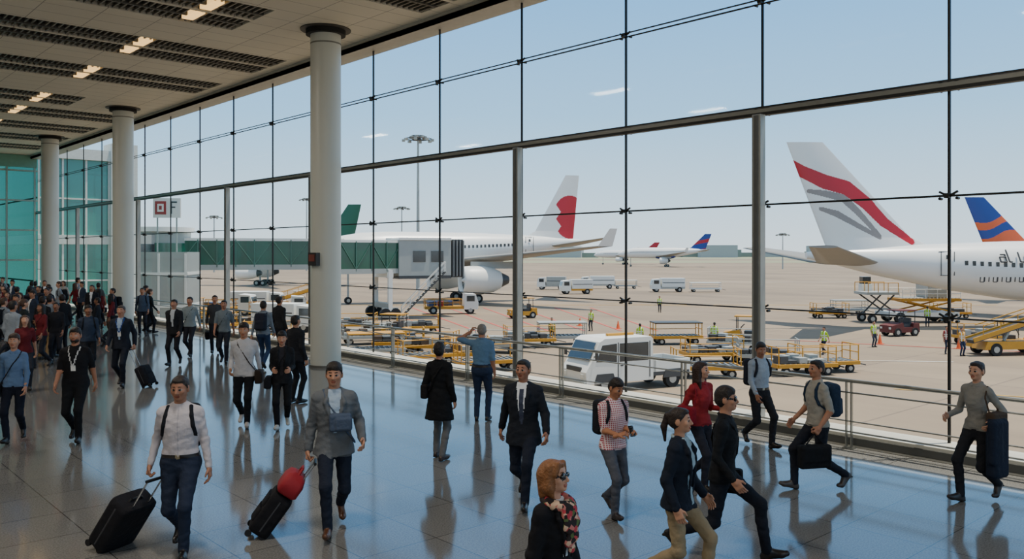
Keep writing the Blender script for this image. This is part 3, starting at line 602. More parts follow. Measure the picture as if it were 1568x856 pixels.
class Fig:
    def __init__(s): s.P=[]
    def cone(s,a,b,ra,rb,lab,k=.03,bias=0):
        a=np.array(a,float);b=np.array(b,float);ab=b-a; L2=ab@ab+1e-9
        def fn(P):
            t=np.clip(((P-a)@ab)/L2,0,1); return np.linalg.norm(P-a-t[:,None]*ab,axis=1)-(ra+(rb-ra)*t)
        r=max(ra,rb); s.P.append((fn,np.minimum(a,b)-r,np.maximum(a,b)+r,lab,k,bias))
    def ell(s,c,r,lab,k=.02,R=None,bias=0):
        c=np.array(c,float); r=np.array(r,float); R=np.eye(3) if R is None else R
        def fn(P):
            q=(P-c)@R; k0=np.linalg.norm(q/r,axis=1); k1=np.linalg.norm(q/(r*r),axis=1)+1e-9; return k0*(k0-1)/k1
        m=max(r); s.P.append((fn,c-m,c+m,lab,k,bias))
    def box(s,c,h,rd_,lab,k=.008,R=None,bias=0):
        c=np.array(c,float); h=np.array(h,float); R=np.eye(3) if R is None else R
        def fn(P):
            q=np.abs((P-c)@R)-h+rd_; return np.linalg.norm(np.maximum(q,0),axis=1)+np.minimum(q.max(1),0)-rd_
        e=np.abs(R)@h; s.P.append((fn,c-e,c+e,lab,k,bias))
    def loft(s,st,lab,k,T,org,bias=0,flat=False):
        st=np.array(st); Z=st[:,0]
        def fn(P):
            q=(P-org)@T+org; z=np.clip(q[:,2],Z[0],Z[-1]); a=np.interp(z,Z,st[:,1]); b=np.interp(z,Z,st[:,2]); y0=np.interp(z,Z,st[:,3])
            x=q[:,0]/a; y=(q[:,1]-y0)/b; r=np.sqrt(x*x+y*y)+1e-9; g=np.sqrt((x/a)**2+(y/b)**2)/r
            d=(r-1)/g; dz=np.maximum(Z[0]-q[:,2],q[:,2]-Z[-1])
            return np.where(dz>0,np.sqrt(np.maximum(d,0)**2+dz**2),np.maximum(d,dz)) if not flat else np.maximum(d,dz)
        m=max(st[:,1].max(),st[:,2].max())+.05; c=[]
        for z in(Z[0],Z[-1]): c.append(org+T@(np.array([0,0,z])-org))
        c=np.array(c); s.P.append((fn,c.min(0)-m*np.array([1,1,.35]),c.max(0)+m*np.array([1,1,.35]),lab,k,bias))
    def mesh(s,h,labfn=None,wr=0):
        if not s.P: return np.zeros((0,3)),np.zeros((0,4),int),[]
        lo=np.min([p[1] for p in s.P],0)-2.5*h; hi=np.max([p[2] for p in s.P],0)+2.5*h
        n=np.ceil((hi-lo)/h).astype(int)+1; f=np.full(n,1.,np.float32)
        for fn,a,b,lab,k,bias in s.P:
            i0=np.maximum(0,np.floor((a-.05-lo)/h).astype(int)); i1=np.minimum(n,np.ceil((b+.05-lo)/h).astype(int)+1)
            X_=[lo[q]+h*np.arange(i0[q],i1[q]) for q in range(3)]; G=np.stack(np.meshgrid(*X_,indexing='ij'),-1).reshape(-1,3)
            d=fn(G).reshape(i1-i0).astype(np.float32); sub=f[i0[0]:i1[0],i0[1]:i1[1],i0[2]:i1[2]]
            hh=np.maximum(k-np.abs(sub-d),0)/max(k,1e-6); sub[...]=np.minimum(sub,d)-hh*hh*k*.25
        if wr:   # cloth folds
            gx,gy,gz=[(lo[q]+h*np.arange(n[q])).reshape([-1 if q==r_ else 1 for r_ in range(3)]) for q in range(3)]
            f=f+(wr*np.clip((gz-.12)*12,0,1)*(np.sin(34*gx+6*np.sin(15*gz+2)+1.3)*np.sin(29*gz+14*gy)+.7*np.sin(62*gz+24*gx+3*np.sin(21*gy)))).astype(np.float32)
        V,F=surfnets(f,lo,h)
        C=V[F].mean(1); best=np.full(len(C),1e9); lab_=np.empty(len(C),object)
        for fn,a,b,lab,k,bias in s.P:
            m=np.all((C>a-.06)&(C<b+.06),1)
            if not m.any(): continue
            d=fn(C[m])-bias; ii=np.where(m)[0]; w_=d<best[ii]; best[ii[w_]]=d[w_]; lab_[ii[w_]]=lab
        if labfn: lab_=labfn(C,lab_)
        return V,F,list(lab_)
def ik(a,t,l1,l2,pole):
    a=np.array(a,float);t=np.array(t,float);d=t-a;D_=np.linalg.norm(d); mx_=(l1+l2)*.995
    if D_>mx_: t=a+d/D_*mx_; d=t-a; D_=mx_
    u=d/D_; x=(l1*l1-l2*l2+D_*D_)/(2*D_); hh=math.sqrt(max(0,l1*l1-x*x)); p=np.array(pole,float); p=p-u*(p@u); p=p/(np.linalg.norm(p)+1e-9)
    return a+u*x+p*hh,t
def rotm(ax,an):
    return np.array(mathutils.Matrix.Rotation(an,3,ax))
def hand(F_,w_,fd,side,curl,fat=1.,hint=None):
    fd=nrm(fd); h=np.array(hint) if hint is not None else (np.array([0,1,0.]) if abs(fd[1])<.75 else np.array([0,0,1.])); t=nrm(h-fd*(h@fd)); pn=np.cross(fd,t)
    if pn@np.array([-side,0,-.3])<0: pn=-pn
    R=np.stack([t,pn,fd],1)
    F_.cone(w_-fd*.05,w_+fd*.03,.026,.026,'skin',.02); F_.box(w_+fd*.05,(.041,.0145*fat,.048),.013,'skin',.012,R)
    for i,(o,l) in enumerate(((.031,.075),(.0105,.084),(-.0105,.078),(-.031,.062))):
        b0=w_+fd*.09+t*o; c1=math.radians(curl[0]+4*i); c2=math.radians(curl[1]+5*i); d1=fd*math.cos(c1)+pn*math.sin(c1)+t*(o*1.2); d2=fd*math.cos(c2)+pn*math.sin(c2)
        m1=b0+nrm(d1)*l*.52; F_.cone(b0-fd*.01,m1,.0092*fat,.0085*fat,'skin',.004); F_.cone(m1,m1+d2*l*.5,.0085*fat,.0072*fat,'skin',.004)
    b0=w_+fd*.02+t*.026; m1=b0+nrm(t*.75+fd*.75+pn*.35)*.045; F_.cone(b0,m1,.015,.0112*fat,'skin',.01); F_.cone(m1,m1+nrm(fd*.9+pn*.5+t*.1)*.034,.011*fat,.0085*fat,'skin',.005)
    return w_+fd*.09+pn*.03
def person(name,lat,d,phi,o,h=1.75,res=None):
    """phi: 0 faces the viewpoint, 90 faces right, 180 away"""
    q=spot(lat,d); fv=-math.cos(math.radians(phi))*FW+math.sin(math.radians(phi))*RT; yaw=math.atan2(-fv[0],fv[1])
    fem=o.get('fem',0); fatb=o.get('girth',1.)*(.93 if fem else 1.0)
    hb=.0105 if d<9.5 else (.013 if d<13.5 else (.017 if d<20 else .022)); hh=.0052 if d<11 else (.0075 if d<17 else .011); hhd=.0048 if d<11 else (.006 if d<17 else .0085)
    if res: hb,hh,hhd=res
    B=Fig(); Hd=Fig(); Hn=Fig(); st=o.get('st',.26); lead=o.get('lead')
    z_hip=.93-(.055*(st/.26)**2 if lead else 0); hw=.088
    lean=o.get('lean',.04 if lead else 0.); org=np.array([0,0,z_hip]); T=rotm('X',-lean)
    tp=lambda p:org+T@(np.array(p,float)-np.array([0,0,.93]))
    for sd in(-1,1):
        nm='R' if sd>0 else 'L'
        if 'foot'+nm in o: fx,fy,fz,pt=o['foot'+nm]
        elif lead is None: fx,fy,fz,pt=sd*.1,random.uniform(-.02,.03),.085,0
        elif lead==nm: fx,fy,fz,pt=sd*.075,st+.02,.10,-.22
        else: fx,fy,fz,pt=sd*.075,-st-.08,.20,.75
        a=np.array([fx,fy,fz]); hp=np.array([sd*hw,0,z_hip-.02]); kn,a=ik(hp,a,.435,.43,(sd*.08,1,0))
        bt=o.get('loose',1.)
        B.cone(hp+(0,0,.0),kn,.092*fatb,.06*bt,'bot',.05); cm_=kn+(a-kn)*.35; B.cone(kn,cm_+np.array([0,-.012,0]),.06*bt,.055*bt,'bot',.03)
        B.cone(cm_+np.array([0,-.01,0]),a+(0,0,.01),.056*bt,.05*bt,'bot',.02)
        f=nrm(np.array([sd*.15,math.cos(pt),-math.sin(pt)])); up=np.array([0,math.sin(pt),math.cos(pt)])
        heel=a-f*.035-up*.05; ball=a+f*.13-up*.052; toe=a+f*.18-up*.048
        if pt>.3: toe=ball+np.array([0,.05,-.002])
        B.cone(a-up*.01,heel+up*.01,.036,.036,'shoe',.015); B.cone(a+f*.02-up*.01,ball+up*.008,.036,.032,'shoe',.02); B.cone(heel,ball,.033,.036,'shoe',.015); B.cone(ball,toe,.036,.028,'shoe',.012); B.box(heel-up*.022+f*.0,(.032,.035,.012),.008,'sole',.004)
    sh=.170 if not fem else .15
    jk=o.get('jacket',0); g=fatb
    bl_=o.get('belly',0.)
    def LT(st_,lab,k,bias=0,flat=False):
        s2=[(z-.93+z_hip,a,b_,y) for z,a,b_,y in st_]; B.loft(s2,lab,k,T,org,bias,flat)
    LT([(.83,.12*g,.08*g,-.01),(.88,.158*g,.108*g,-.012),(.95,.168*g,.115*g,-.008),(1.04,.148*g,.10*g,.0)],'bot',.05)
    if fem: tors=[(.99,.146,.098,0),(1.07,.128,.088,0),(1.15,.128,.09,0),(1.25,.146,.115,.012),(1.33,.15,.11,.008),(1.40,.145,.085,-.005),(1.455,.10,.065,-.01),(1.49,.06,.055,-.008)]
    else: tors=[(.99,.155,.105,.0+bl_),(1.08,.15,.105,.005+bl_),(1.18,.158,.11,.008+bl_*.6),(1.28,.17,.12,.01),(1.36,.172,.112,.002),(1.42,.155,.092,-.005),(1.465,.11,.07,-.012),(1.50,.06,.058,-.01)]
    jo=.014 if jk else 0
    tors=[(z,(a+jo)*(1+(g-1)*.8),(b_+jo+bl_*.5)*(1+(g-1)*.8),y) for z,a,b_,y in tors]
    LT(tors,'top',.035)
    hem=o.get('hem',.93 if not jk else .84)
    if o.get('tuck'): hem=1
    if hem<.99:
        fl=o.get('flare',.0)+(.008 if jk else 0); LT([(hem,.186*g+jo*1.2+fl,.136*g+jo+fl*.8,0),(.95,.175*g+jo,.122*g+jo,0),(1.03,.155*g+jo,.107*g+jo,bl_)],'top',.012,.014,True)
    HP={}
    if o.get('open') and jk:   # lapels
        x0,x1,zb=o['open'][0],o['open'][0]+o['open'][1],o['open'][2]
        for s in(-1,1):
            B.cone(tp((s*.055,.052,1.478)),tp((s*(x1+.012),.105+jo*.6,1.38)),.016,.021,'top',.006,.004); B.cone(tp((s*(x1+.012),.105+jo*.6,1.38)),tp((s*(x0+.03),.118+jo,1.26)),.021,.016,'top',.006,.004); B.cone(tp((s*(x0+.03),.118+jo,1.26)),tp((s*(x0+.008),.104+jo,zb)),.015,.009,'top',.006,.004)
    for sd in(-1,1):
        nm='R' if sd>0 else 'L'
        S0=tp((sd*sh,-.005,1.402)); B.cone(tp((sd*.04,-.014,1.478)),tp((sd*(sh-.015),-.008,1.418)),.034,.043+jo*.5,'top',.045)
        if 'hand'+nm in o: t=np.array(o['hand'+nm],float)
        elif lead is None: t=np.array([sd*.225,.05,.885])
        elif lead!=nm: t=np.array([sd*.215,.22,.93])
        else: t=np.array([sd*.235,-.17,.90])
        t=t+np.array([0,0,z_hip-.93])
        pole=o.get('pole'+nm,(sd*.15,-1,-.1)); E,W_=ik(S0,t,.285,.255,pole)
        sl=o.get('sleeve',1); rs=jo*.7
        B.cone(S0,E,.051+rs,.041+rs,'top' if sl>.2 else 'skin',.04)
        if sl>=1: B.cone(E,W_-nrm(W_-E)*.01,.044+rs,.033+rs,'top',.02)
        else:
            B.cone(S0,S0+(E-S0)*.72,.053,.054,'top',.01,.004); B.cone(E,W_,.041,.028,'skin',.02); B.cone(S0+(E-S0)*.5,E,.044,.041,'skin',.02)
        cu=o.get('curl'+nm,(28,60)); fdir=o.get('fdir'+nm); fd=nrm(W_-E) if fdir is None else nrm(fdir)
        if fdir is None and 'hand'+nm not in o: fd=nrm(fd*.8+np.array([0,0,-.35]))
        HP[nm]=(W_,hand(Hn,W_,fd,sd,cu,1.0 if d<17 else 1.25,o.get('hint'+nm)))
    hy,hpit=o.get('head',(0,0)); nb=tp((0,-.01,1.47)); R=rotm('Z',math.radians(hy))@rotm('X',math.radians(-hpit))
    pv=nb+np.array([0,.0,.06]); hp_=lambda p: pv+R@(np.array(p,float)-np.array([0,-.01,1.53])); E_=lambda c,r,lab,k=.01,bias=0: Hd.ell(hp_(c),r,lab,k,R,bias); Cn=lambda a,b_,ra,rb,lab,k=.01,bias=0: Hd.cone(hp_(a),hp_(b_),ra,rb,lab,k,bias)
    Hd.cone(nb+np.array([0,0,-.03]),hp_((0,-.005,1.58)),.062 if not fem else .052,.052 if not fem else .045,'skin',.02)
    if o.get('collar',1):
        for a in np.linspace(.45,2*math.pi-.45,14):
            a2=a+.42; ra_=.062
            if a2>2*math.pi-.3: break
            p=lambda t:nb+np.array([ra_*math.sin(t),ra_*math.cos(t)*1.0,.012-.022*math.cos(t)]); Hd.cone(p(a),p(a2),.013,.013,'collar',.006,.002)
    js=.95 if fem else 1.
    E_((0,-.008,1.668),(.076,.094,.086),'skin'); E_((0,.03,1.61),(.056*js,.062,.066),'skin',.03); E_((0,.066,1.562),(.028*js,.024,.02),'skin',.025); E_((0,.0,1.60),(.063*js,.06,.055),'skin',.03)
    Cn((0,.086,1.658),(0,.104,1.622),.009,.0145,'skin',.012)
    for s in(-1,1):
        Cn((s*.008,.094,1.616),(s*.014,.09,1.616),.010,.008,'skin',.006); E_((s*.042,.06,1.625),(.022,.02,.022),'skin',.02)
        E_((s*.079,-.008,1.638),(.010,.022,.034),'skin',.006)
        Cn((s*.018,.0885,1.681),(s*.048,.0745,1.681),.0038,.003,'brow',.003,.001)
        if d<17: E_((s*.031,.0775,1.655),(.0125,.0085,.0055),'eye',.002,.0012); Cn((s*.02,.0865,1.663),(s*.043,.081,1.662),.0035,.003,'skin',.004,.0005)
        if d<12: E_((s*.031,.0845,1.655),(.006,.004,.006),'pupil',.001,.003)
    Cn((-.018,.0885,1.59),(.018,.0885,1.59),.005,.005,'lip',.005,.002); E_((0,.09,1.583),(.016,.007,.005),'lip',.005,.001)
    hs=o.get('hair','short')
    if hs!='bald':
        E_((0,-.02,1.683),(.083,.095,.083),'hair',.004); E_((0,-.04,1.64),(.08,.075,.075),'hair',.01)
        if o.get('vol'): E_((0,-.01,1.71),(.08,.09,.07),'hair',.01); E_((0,.03,1.725),(.06,.055,.04),'hair',.01)
        else: E_((0,.02,1.727),(.062,.06,.032),'hair',.01)
        for s in(-1,1): Cn((s*.072,.02,1.69),(s*.075,.01,1.655),.012,.008,'hair',.006)
    else:
        for s in(-1,1): E_((s*.05,-.045,1.63),(.035,.05,.045),'hair',.01)
    if hs=='long':
        for s in(-1,1): Cn((s*.068,-.005,1.70),(s*.085,.0,1.50),.03,.032,'hair',.02); Cn((s*.085,.0,1.5),(s*.08,.02,1.40),.032,.014,'hair',.02); Cn((s*.05,-.06,1.66),(s*.06,-.07,1.40),.05,.035,'hair',.03)
        Cn((0,-.075,1.66),(0,-.09,1.38),.055,.035,'hair',.03)
    if hs=='bob':
        for s in(-1,1): Cn((s*.066,-.0,1.71),(s*.088,-.005,1.58),.034,.04,'hair',.02); Cn((s*.088,-.005,1.58),(s*.07,.01,1.515),.04,.018,'hair',.02); Cn((s*.04,.055,1.735),(s*.074,.045,1.67),.022,.018,'hair',.015); Cn((s*.05,-.06,1.66),(s*.06,-.06,1.53),.052,.04,'hair',.03)
        Cn((0,-.07,1.66),(0,-.08,1.53),.055,.04,'hair',.03)
    if hs=='pony': E_((0,-.11,1.68),(.035,.035,.035),'hair',.015); Cn((0,-.12,1.68),(0,-.15,1.58),.028,.03,'hair',.015); Cn((0,-.15,1.58),(0,-.14,1.45),.03,.012,'hair',.015)
    if hs=='bun': E_((0,-.10,1.70),(.045,.045,.045),'hair',.01)
    if o.get('beard'): E_((0,.042,1.575),(.056,.056,.036),'hair',.004)
    if o.get('glasses'):
        lab='lens'
        for s in(-1,1): E_((s*.034,.09,1.655),(.027,.009,.02),lab,.002,.006); Cn((s*.06,.08,1.66),(s*.08,-.01,1.66),.004,.004,'lens',.002,.004)
        Cn((-.01,.1,1.66),(.01,.1,1.66),.004,.004,'lens',.002,.004)
    A=Fig()
    def strap(pts,r=.015):
        for a,b_ in zip(pts[:-1],pts[1:]): A.cone(tp(a),tp(b_),r,r,'bag',.004)
    off=jo+.004
    if 'backpack' in o:
        A.box(tp((0,-.20-jo,1.23)),(.15,.085,.22),.06,'bag',.01,T); A.box(tp((0,-.29-jo,1.15)),(.11,.03,.11),.03,'bag',.01,T)
        for s in(-1,1): strap([(s*.15,.06+off,1.21),(s*.135,.09+off,1.30),(s*.12,.075+off,1.39),(s*.105,.02,1.462+off),(s*.10,-.09,1.43+off),(s*.1,-.14,1.38)],.021); strap([(s*.15,.06+off,1.21),(s*.17,-.02,1.14),(s*.12,-.13,1.10)],.012)
    if 'cross' in o:
        s=o['cross']; strap([(-s*.11,0,1.475+off),(-s*.085,.085+off,1.40),(0,.122+off,1.28),(s*.09,.105+off,1.12),(s*.17,.05,1.0),(s*.205,.0,.94)],.011); strap([(-s*.11,0,1.475+off),(-s*.07,-.09-off,1.40),(s*.03,-.125-off,1.25),(s*.13,-.1,1.05),(s*.205,-.04,.94)],.011)
        fy=o.get('bagy',0.); fx=o.get('bagx',.235); zz=o.get('bagz',.86); A.box(tp((s*fx,fy,zz)),o.get('bagh',(.055,.14,.11)),.03,'bag',.006)
        A.box(tp((s*fx,fy,zz))+np.array([s*.03,.03,-.01]),np.array(o.get('bagh',(.055,.14,.11)))*.8,.03,'bag',.006)
    if 'shoulder' in o:
        s=o['shoulder']; strap([(s*.14,.0,1.465+off),(s*.17,.1,1.35),(s*.21,.09,1.18)],.011); strap([(s*.14,.0,1.465+off),(s*.18,-.1,1.35),(s*.22,-.06,1.18)],.011); A.box(tp((s*.245,.0,1.06)),(.06,.15,.12),.04,'bag',.008)
    if 'carry' in o:
        nm,bw,bh,bt_=o['carry']; W_,c_=HP[nm]; c_=c_+np.array([0,0,-.01]); A.box(c_+np.array([0,0,-.14-bh]),(bt_,bw,bh),.03,'carryb',.006); A.box(c_+np.array([0,0,-.14-bh*.8]),(bt_+.012,bw*.9,bh*.7),.03,'carryb',.004)
        for a in(-1,1): A.cone(c_,c_+np.array([0,a*bw*.55,-.14]),.01,.01,'carryb',.004)
    if 'phone' in o:
        W_,c_=HP[o['phone']]; A.box(c_+np.array([0,.01,.02]),(.037,.006,.075),.005,'pupil',.002,rotm('X',.5))
    if 'drape' in o:
        W_,c_=HP[o['drape']]; s=1 if o['drape']=='R' else -1; A.box(W_+np.array([s*.02,-.05,-.30]),(.075,.15,.36),.06,'drape',.01); A.box(W_+np.array([s*.05,.04,-.22]),(.05,.1,.27),.05,'drape',.02)
    if o.get('scarf'):
        for i in range(16):
            a=i/16*2*math.pi; A.ell(tp((.085*math.sin(a),.02+.085*math.cos(a),1.475-.02*math.cos(a))),(.042,.042,.036),'scarf',.02)
        for x,y,z,r_ in ((-.03,.125,1.42,.055),(.03,.13,1.40,.05),(-.05,.14,1.34,.05),(.0,.145,1.31,.055),(.04,.14,1.33,.045),(-.03,.145,1.25,.05),(.02,.14,1.22,.045),(-.02,.135,1.16,.035)): A.ell(tp((x,y,z)),(r_,r_*.6,r_),'scarf',.02)
    def lf(C,lab):
        Q=(C-org)@T+np.array([0,0,.93]); z=Q[:,2]; x=np.abs(Q[:,0]); fr_=Q[:,1]>.03; top=(lab=='top')&fr_
        xo=o.get('open')
        if xo:
            w_=xo[0]*.7+xo[1]*.75*np.clip((z-xo[2])/(1.46-xo[2]),0,1); m=top&(x<w_)&(z>xo[2]-.001)&(np.abs(Q[:,0])<.15); lab[m]='shirt'
            if o.get('tie'): lab[m&(x<.022)&(z<1.44)]='tie'
        if o.get('belt') is not None:
            m=((lab=='top')|(lab=='bot'))&(z>.985)&(z<1.02)&(x<.19)&(np.abs(Q[:,1])<.2); lab[m]='belt'; lab[m&(x<.022)&fr_]='buckle'
        if o.get('tuck'):
            m=(lab=='top')&(z<.985)&(x<.19); lab[m]='bot'
        if o.get('lanyard'):
            w_=.012+.07*np.clip((z-1.22)/.24,0,1); lab[((lab=='top')|(lab=='shirt'))&fr_&(np.abs(x-w_)<.009)&(z>1.2)]='lan'; lab[((lab=='top')|(lab=='shirt'))&fr_&(x<.035)&(z>1.12)&(z<1.21)]='card'
        if o.get('placket'): lab[top&(x<.007)&(z<1.45)]='collar'
        if o.get('vest'):
            v=(lab=='top')&(x<.2); lab[v&(((z>1.08)&(z<1.13))|((z>1.2)&(z<1.25))|(np.abs(x-.1)<.022))]='refl'
        return lab
    col=o['col']; mats={}
    def mat(l):
        sk=o.get('skin',(176,126,98))
        if l in('skin',): return skinm(sk)
        if l=='lip': return skinm(tuple(int(a*b_) for a,b_ in zip(sk,(.84,.66,.66))))
        if l in('hair','brow'): return hairm(o.get('hc',(34,27,24)))
        if l=='eye': return M('eye_white',(150,140,132),.3)
        if l in('pupil','lens'): return M('glossy_black',(14,14,16),.15,spec=.8)
        if l=='sole': return M('shoe_sole',(40,38,36),.8)
        if l=='buckle': return M('belt_buckle',(190,180,150),.3,metal=.9)
        if l=='refl': return M('reflective_tape',(220,220,210),.4)
        if l=='card': return M('badge_card',(232,232,228),.4)
        if l=='scarf': return M('floral_scarf',(200,60,70),.85,kind='floral')
        c_=col.get(l)
        if c_ is None: c_={'collar':col.get('shirt',col['top']),'belt':(30,24,22),'shoe':(26,22,22),'sock':(30,30,34),'shirt':(220,222,224),'tie':(34,40,64),'lan':(40,70,140),'bag':(28,30,36),'drape':(26,34,50),'carryb':(24,26,30)}.get(l,(90,90,90))
        if c_=='plaid': return M('plaid_cloth',(168,70,84),.85,kind='plaid',col2=(226,214,214))
        if l in('shoe','belt'): return M('leather_%d_%d_%d'%c_,c_,.35,noise=.1,bump=.1)
        return cloth(c_)
    V_=[];F_=[];ml=[];slots=[];off_=0
    for fg,hr,l_ in ((B,hb,lf),(Hd,hh,None),(Hn,hhd,None),(A,max(.008,hb*.8),None)):
        v,f,lb=fg.mesh(hr,l_,.0025 if fg is B else 0)
        if len(v)==0: continue
        V_.append(v);F_.append(f+off_);off_+=len(v)
        for l in lb:
            m=mats.get(l)
            if m is None:
                mm=mat(l)
                if mm not in slots: slots.append(mm)
                m=mats[l]=slots.index(mm)
            ml.append(m)
    V=np.concatenate(V_)*(h/1.75); F=np.concatenate(F_); V[:,2]-=V[:,2].min()
    me=bpy.data.meshes.new(name); me.vertices.add(len(V)); me.vertices.foreach_set('co',V.astype(np.float32).ravel()); me.loops.add(len(F)*4); me.loops.foreach_set('vertex_index',F.astype(np.int32).ravel())
    me.polygons.add(len(F)); me.polygons.foreach_set('loop_start',np.arange(0,len(F)*4,4,dtype=np.int32)); me.polygons.foreach_set('loop_total',np.full(len(F),4,np.int32))
    for s_ in slots: me.materials.append(s_)
    me.polygons.foreach_set('material_index',np.array(ml,np.int32)); me.polygons.foreach_set('use_smooth',np.ones(len(F),bool)); me.update(); me.validate()
    ob=bpy.data.objects.new(name,me); bpy.context.collection.objects.link(ob); ob.location=(q[0],q[1],o.get('z0',0.)+.002); ob.rotation_euler=(0,0,yaw)
    cy,sy=math.cos(yaw),math.sin(yaw); out={}
    for k in HP:
        for j,nm in((0,'w'),(1,'g')):
            x,y,z=HP[k][j]*(h/1.75); out[k+nm]=np.array([q[0]+cy*x-sy*y,q[1]+sy*x+cy*y,z])
    return ob,out
def suitcase(name,hp,dirv,L1,wd,dp,colr,total=1.02,red_bag=False):
    hz=hp[2]-.0; rz_=min(hz/total,.985); el=math.asin(rz_); dv=nrm(dirv); base=np.array([hp[0],hp[1],0])+dv*total*math.cos(el); base[2]=.0
    a=nrm(np.array([hp[0],hp[1],hz])-base); wv=nrm(np.cross(a,dv)); wv[2]=0; wv=nrm(wv); n_=np.cross(wv,a)
    if n_@dv<0: n_=-n_
    b=MB(); body=cloth(colr)
    tr=lambda x,y,z: base+wv*x+n_*y+a*z
    def ringz(z,sx,sy): return [tr(sx*np.sign(math.cos(t))*abs(math.cos(t))**.35,sy*np.sign(math.sin(t))*abs(math.sin(t))**.35,z) for t in [2*math.pi*i/32 for i in range(32)]]
    zs=[(.07,.90),(.085,.97),(.12,1),(L1-.03,1),(L1+.01,.97),(L1+.03,.88)]
    b.loft([ringz(z,wd/2*k,dp/2*k) for z,k in zs],body)
    b.loft([ringz(z,wd/2*1.012,dp/2*.1) for z in(.12,L1-.02)],M('suitcase_trim',(60,60,64),.4))
    b.loft([[tr(p[0],p[1],z) for p in [(wd*.38*math.cos(t),dp*.5+.03*abs(math.sin(t)),0) for t in np.linspace(0,math.pi,12)]+[( -wd*.38+wd*.76*i/5,dp*.45,0) for i in range(6)]] for z in (.16,L1*.62)],body)
    b.loft([[tr(p[0],p[1],z) for p in [(wd*.36*math.cos(t),dp*.5+.025*abs(math.sin(t)),0) for t in np.linspace(0,math.pi,12)]+[( -wd*.36+wd*.72*i/5,dp*.45,0) for i in range(6)]] for z in (L1*.68,L1-.04)],body)
    mt=M('handle_metal',(180,182,184),.25,metal=.9)
    for s in(-1,1): b.cyl(tr(s*wd*.22,-dp*.3,L1),tr(s*wd*.22,-dp*.3,total),.009,mt,n=8)
    b.cyl(tr(-wd*.27,-dp*.3,total),tr(wd*.27,-dp*.3,total),.016,M('handle_grip',(24,24,26),.5),n=10)
    b.tube([tr(-.08,0,L1+.02),tr(-.06,0,L1+.055),tr(.06,0,L1+.055),tr(.08,0,L1+.02)],.012,M('handle_grip',(24,24,26),.5))
    for s in(-1,1):
        for t in(-1,1):
            c_=tr(s*wd*.42,t*dp*.36,.04); c_[2]=max(c_[2],.035); b.cyl(c_-wv*.015,c_+wv*.015,.035,tyre,n=14); b.cyl(c_,tr(s*wd*.42,t*dp*.36,.09),.014,dgrey,n=6)
    if red_bag:
        rb=M('red_bag_cloth',(150,24,38),.7,bump=.4,bscale=9); zz=[(L1+.05,.8),(L1+.08,1),(L1+.2,1),(L1+.27,.8),(L1+.3,.4)]
        b.loft([ringz(z,.21*k,.12*k) for z,k in zz],rb); b.tube([tr(-.1,0,L1+.27),tr(-.06,0,L1+.36),tr(.06,0,L1+.36),tr(.1,0,L1+.27)],.014,rb)
    return b.obj(name)
person('woman_pedestrian',X(850,5.6),5.6,48,dict(fem=1,hair='bob',hc=(128,84,48),glasses=1,scarf=1,col=dict(top=(28,28,32),bot=(24,24,28)),jacket=1,skin=(196,150,124),head=(12,-4),open=(.03,.05,1.1),lead=None),1.62)
_,o1=person('man_pedestrian',X(277,8.5),8.5,8,dict(hair='short',lead='L',st=.2,placket=1,tuck=1,belt=1,col=dict(top=(190,184,188),bot=(38,46,64),collar=(170,166,172)),skin=(160,114,90),handR=(.29,-.03,.90),curlR=(65,140),handL=(-.27,.04,.87),girth=1.08,hc=(44,36,32),head=(-5,8),backpack=1),1.81)
suitcase('rolling_suitcase',o1['Rg'],-RT*.8+FW*.35,.62,.44,.26,(30,30,34),1.0)
_,o2=person('man_pedestrian',X(512,9.2),9.2,14,dict(hair='short',vol=1,lead='R',st=.23,jacket=1,open=(.025,.06,1.08),cross=-1,bagx=.05,bagy=.17,bagz=1.19,bagh=(.11,.05,.09),col=dict(top=(98,102,106),bot=(34,40,54),shirt=(160,178,196),bag=(74,86,106),shoe=(90,56,36)),skin=(178,130,104),handR=(.26,-.03,.88),curlR=(65,140),handL=(-.27,.18,1.0),head=(-8,4)),1.86)
suitcase('rolling_suitcase',o2['Rg'],-RT*.55-FW*.12,.5,.40,.24,(26,26,30),.98,red_bag=True)
person('man_pedestrian',X(802,10.2),10.2,-12,dict(hair='short',lead='L',st=.3,jacket=1,hem=.78,open=(.02,.06,1.04),tie=1,col=dict(top=(32,36,44),bot=(30,36,50),shirt=(222,226,230),tie=(60,66,84)),skin=(160,112,88),head=(-12,0),girth=1.04,handL=(-.30,.2,.95),handR=(.30,-.16,.92),lean=.06),1.80)
person('boy_pedestrian',X(938,9.7),9.7,28,dict(hair='short',vol=1,lead='R',st=.14,hem=.9,col=dict(top='plaid',bot=(82,86,96),bag=(34,36,44),shoe=(50,46,50)),sleeve=.6,skin=(170,118,88),handL=(-.10,.30,1.12),handR=(.12,.30,1.10),curlL=(50,110),curlR=(50,110),phone='L',backpack=1,head=(10,22),fdirL=(.5,.5,.3),fdirR=(-.5,.6,.3)),1.60)
person('woman_pedestrian',X(1038,7.5),7.5,62,dict(fem=1,hair='pony',hc=(40,30,26),lead='L',st=.24,jacket=1,hem=.86,open=(.04,.04,.9),col=dict(top=(28,34,46),bot=(148,132,104),shirt=(150,170,178),shoe=(60,50,44)),skin=(188,140,112),head=(8,0),handL=(-.23,.18,.93),handR=(.24,.06,.90),girth=1.08),1.68)
person('man_pedestrian',X(1106,8.4),8.4,66,dict(hair='short',vol=1,lead='L',st=.38,jacket=0,hem=.88,glasses=1,col=dict(top=(24,26,30),bot=(26,30,40),bag=(22,22,24)),skin=(176,128,102),head=(6,0),cross=-1,bagz=.80,bagx=.26,bagh=(.06,.16,.12),handR=(.24,.15,.93),handL=(-.27,-.1,.9),lean=.07),1.80)
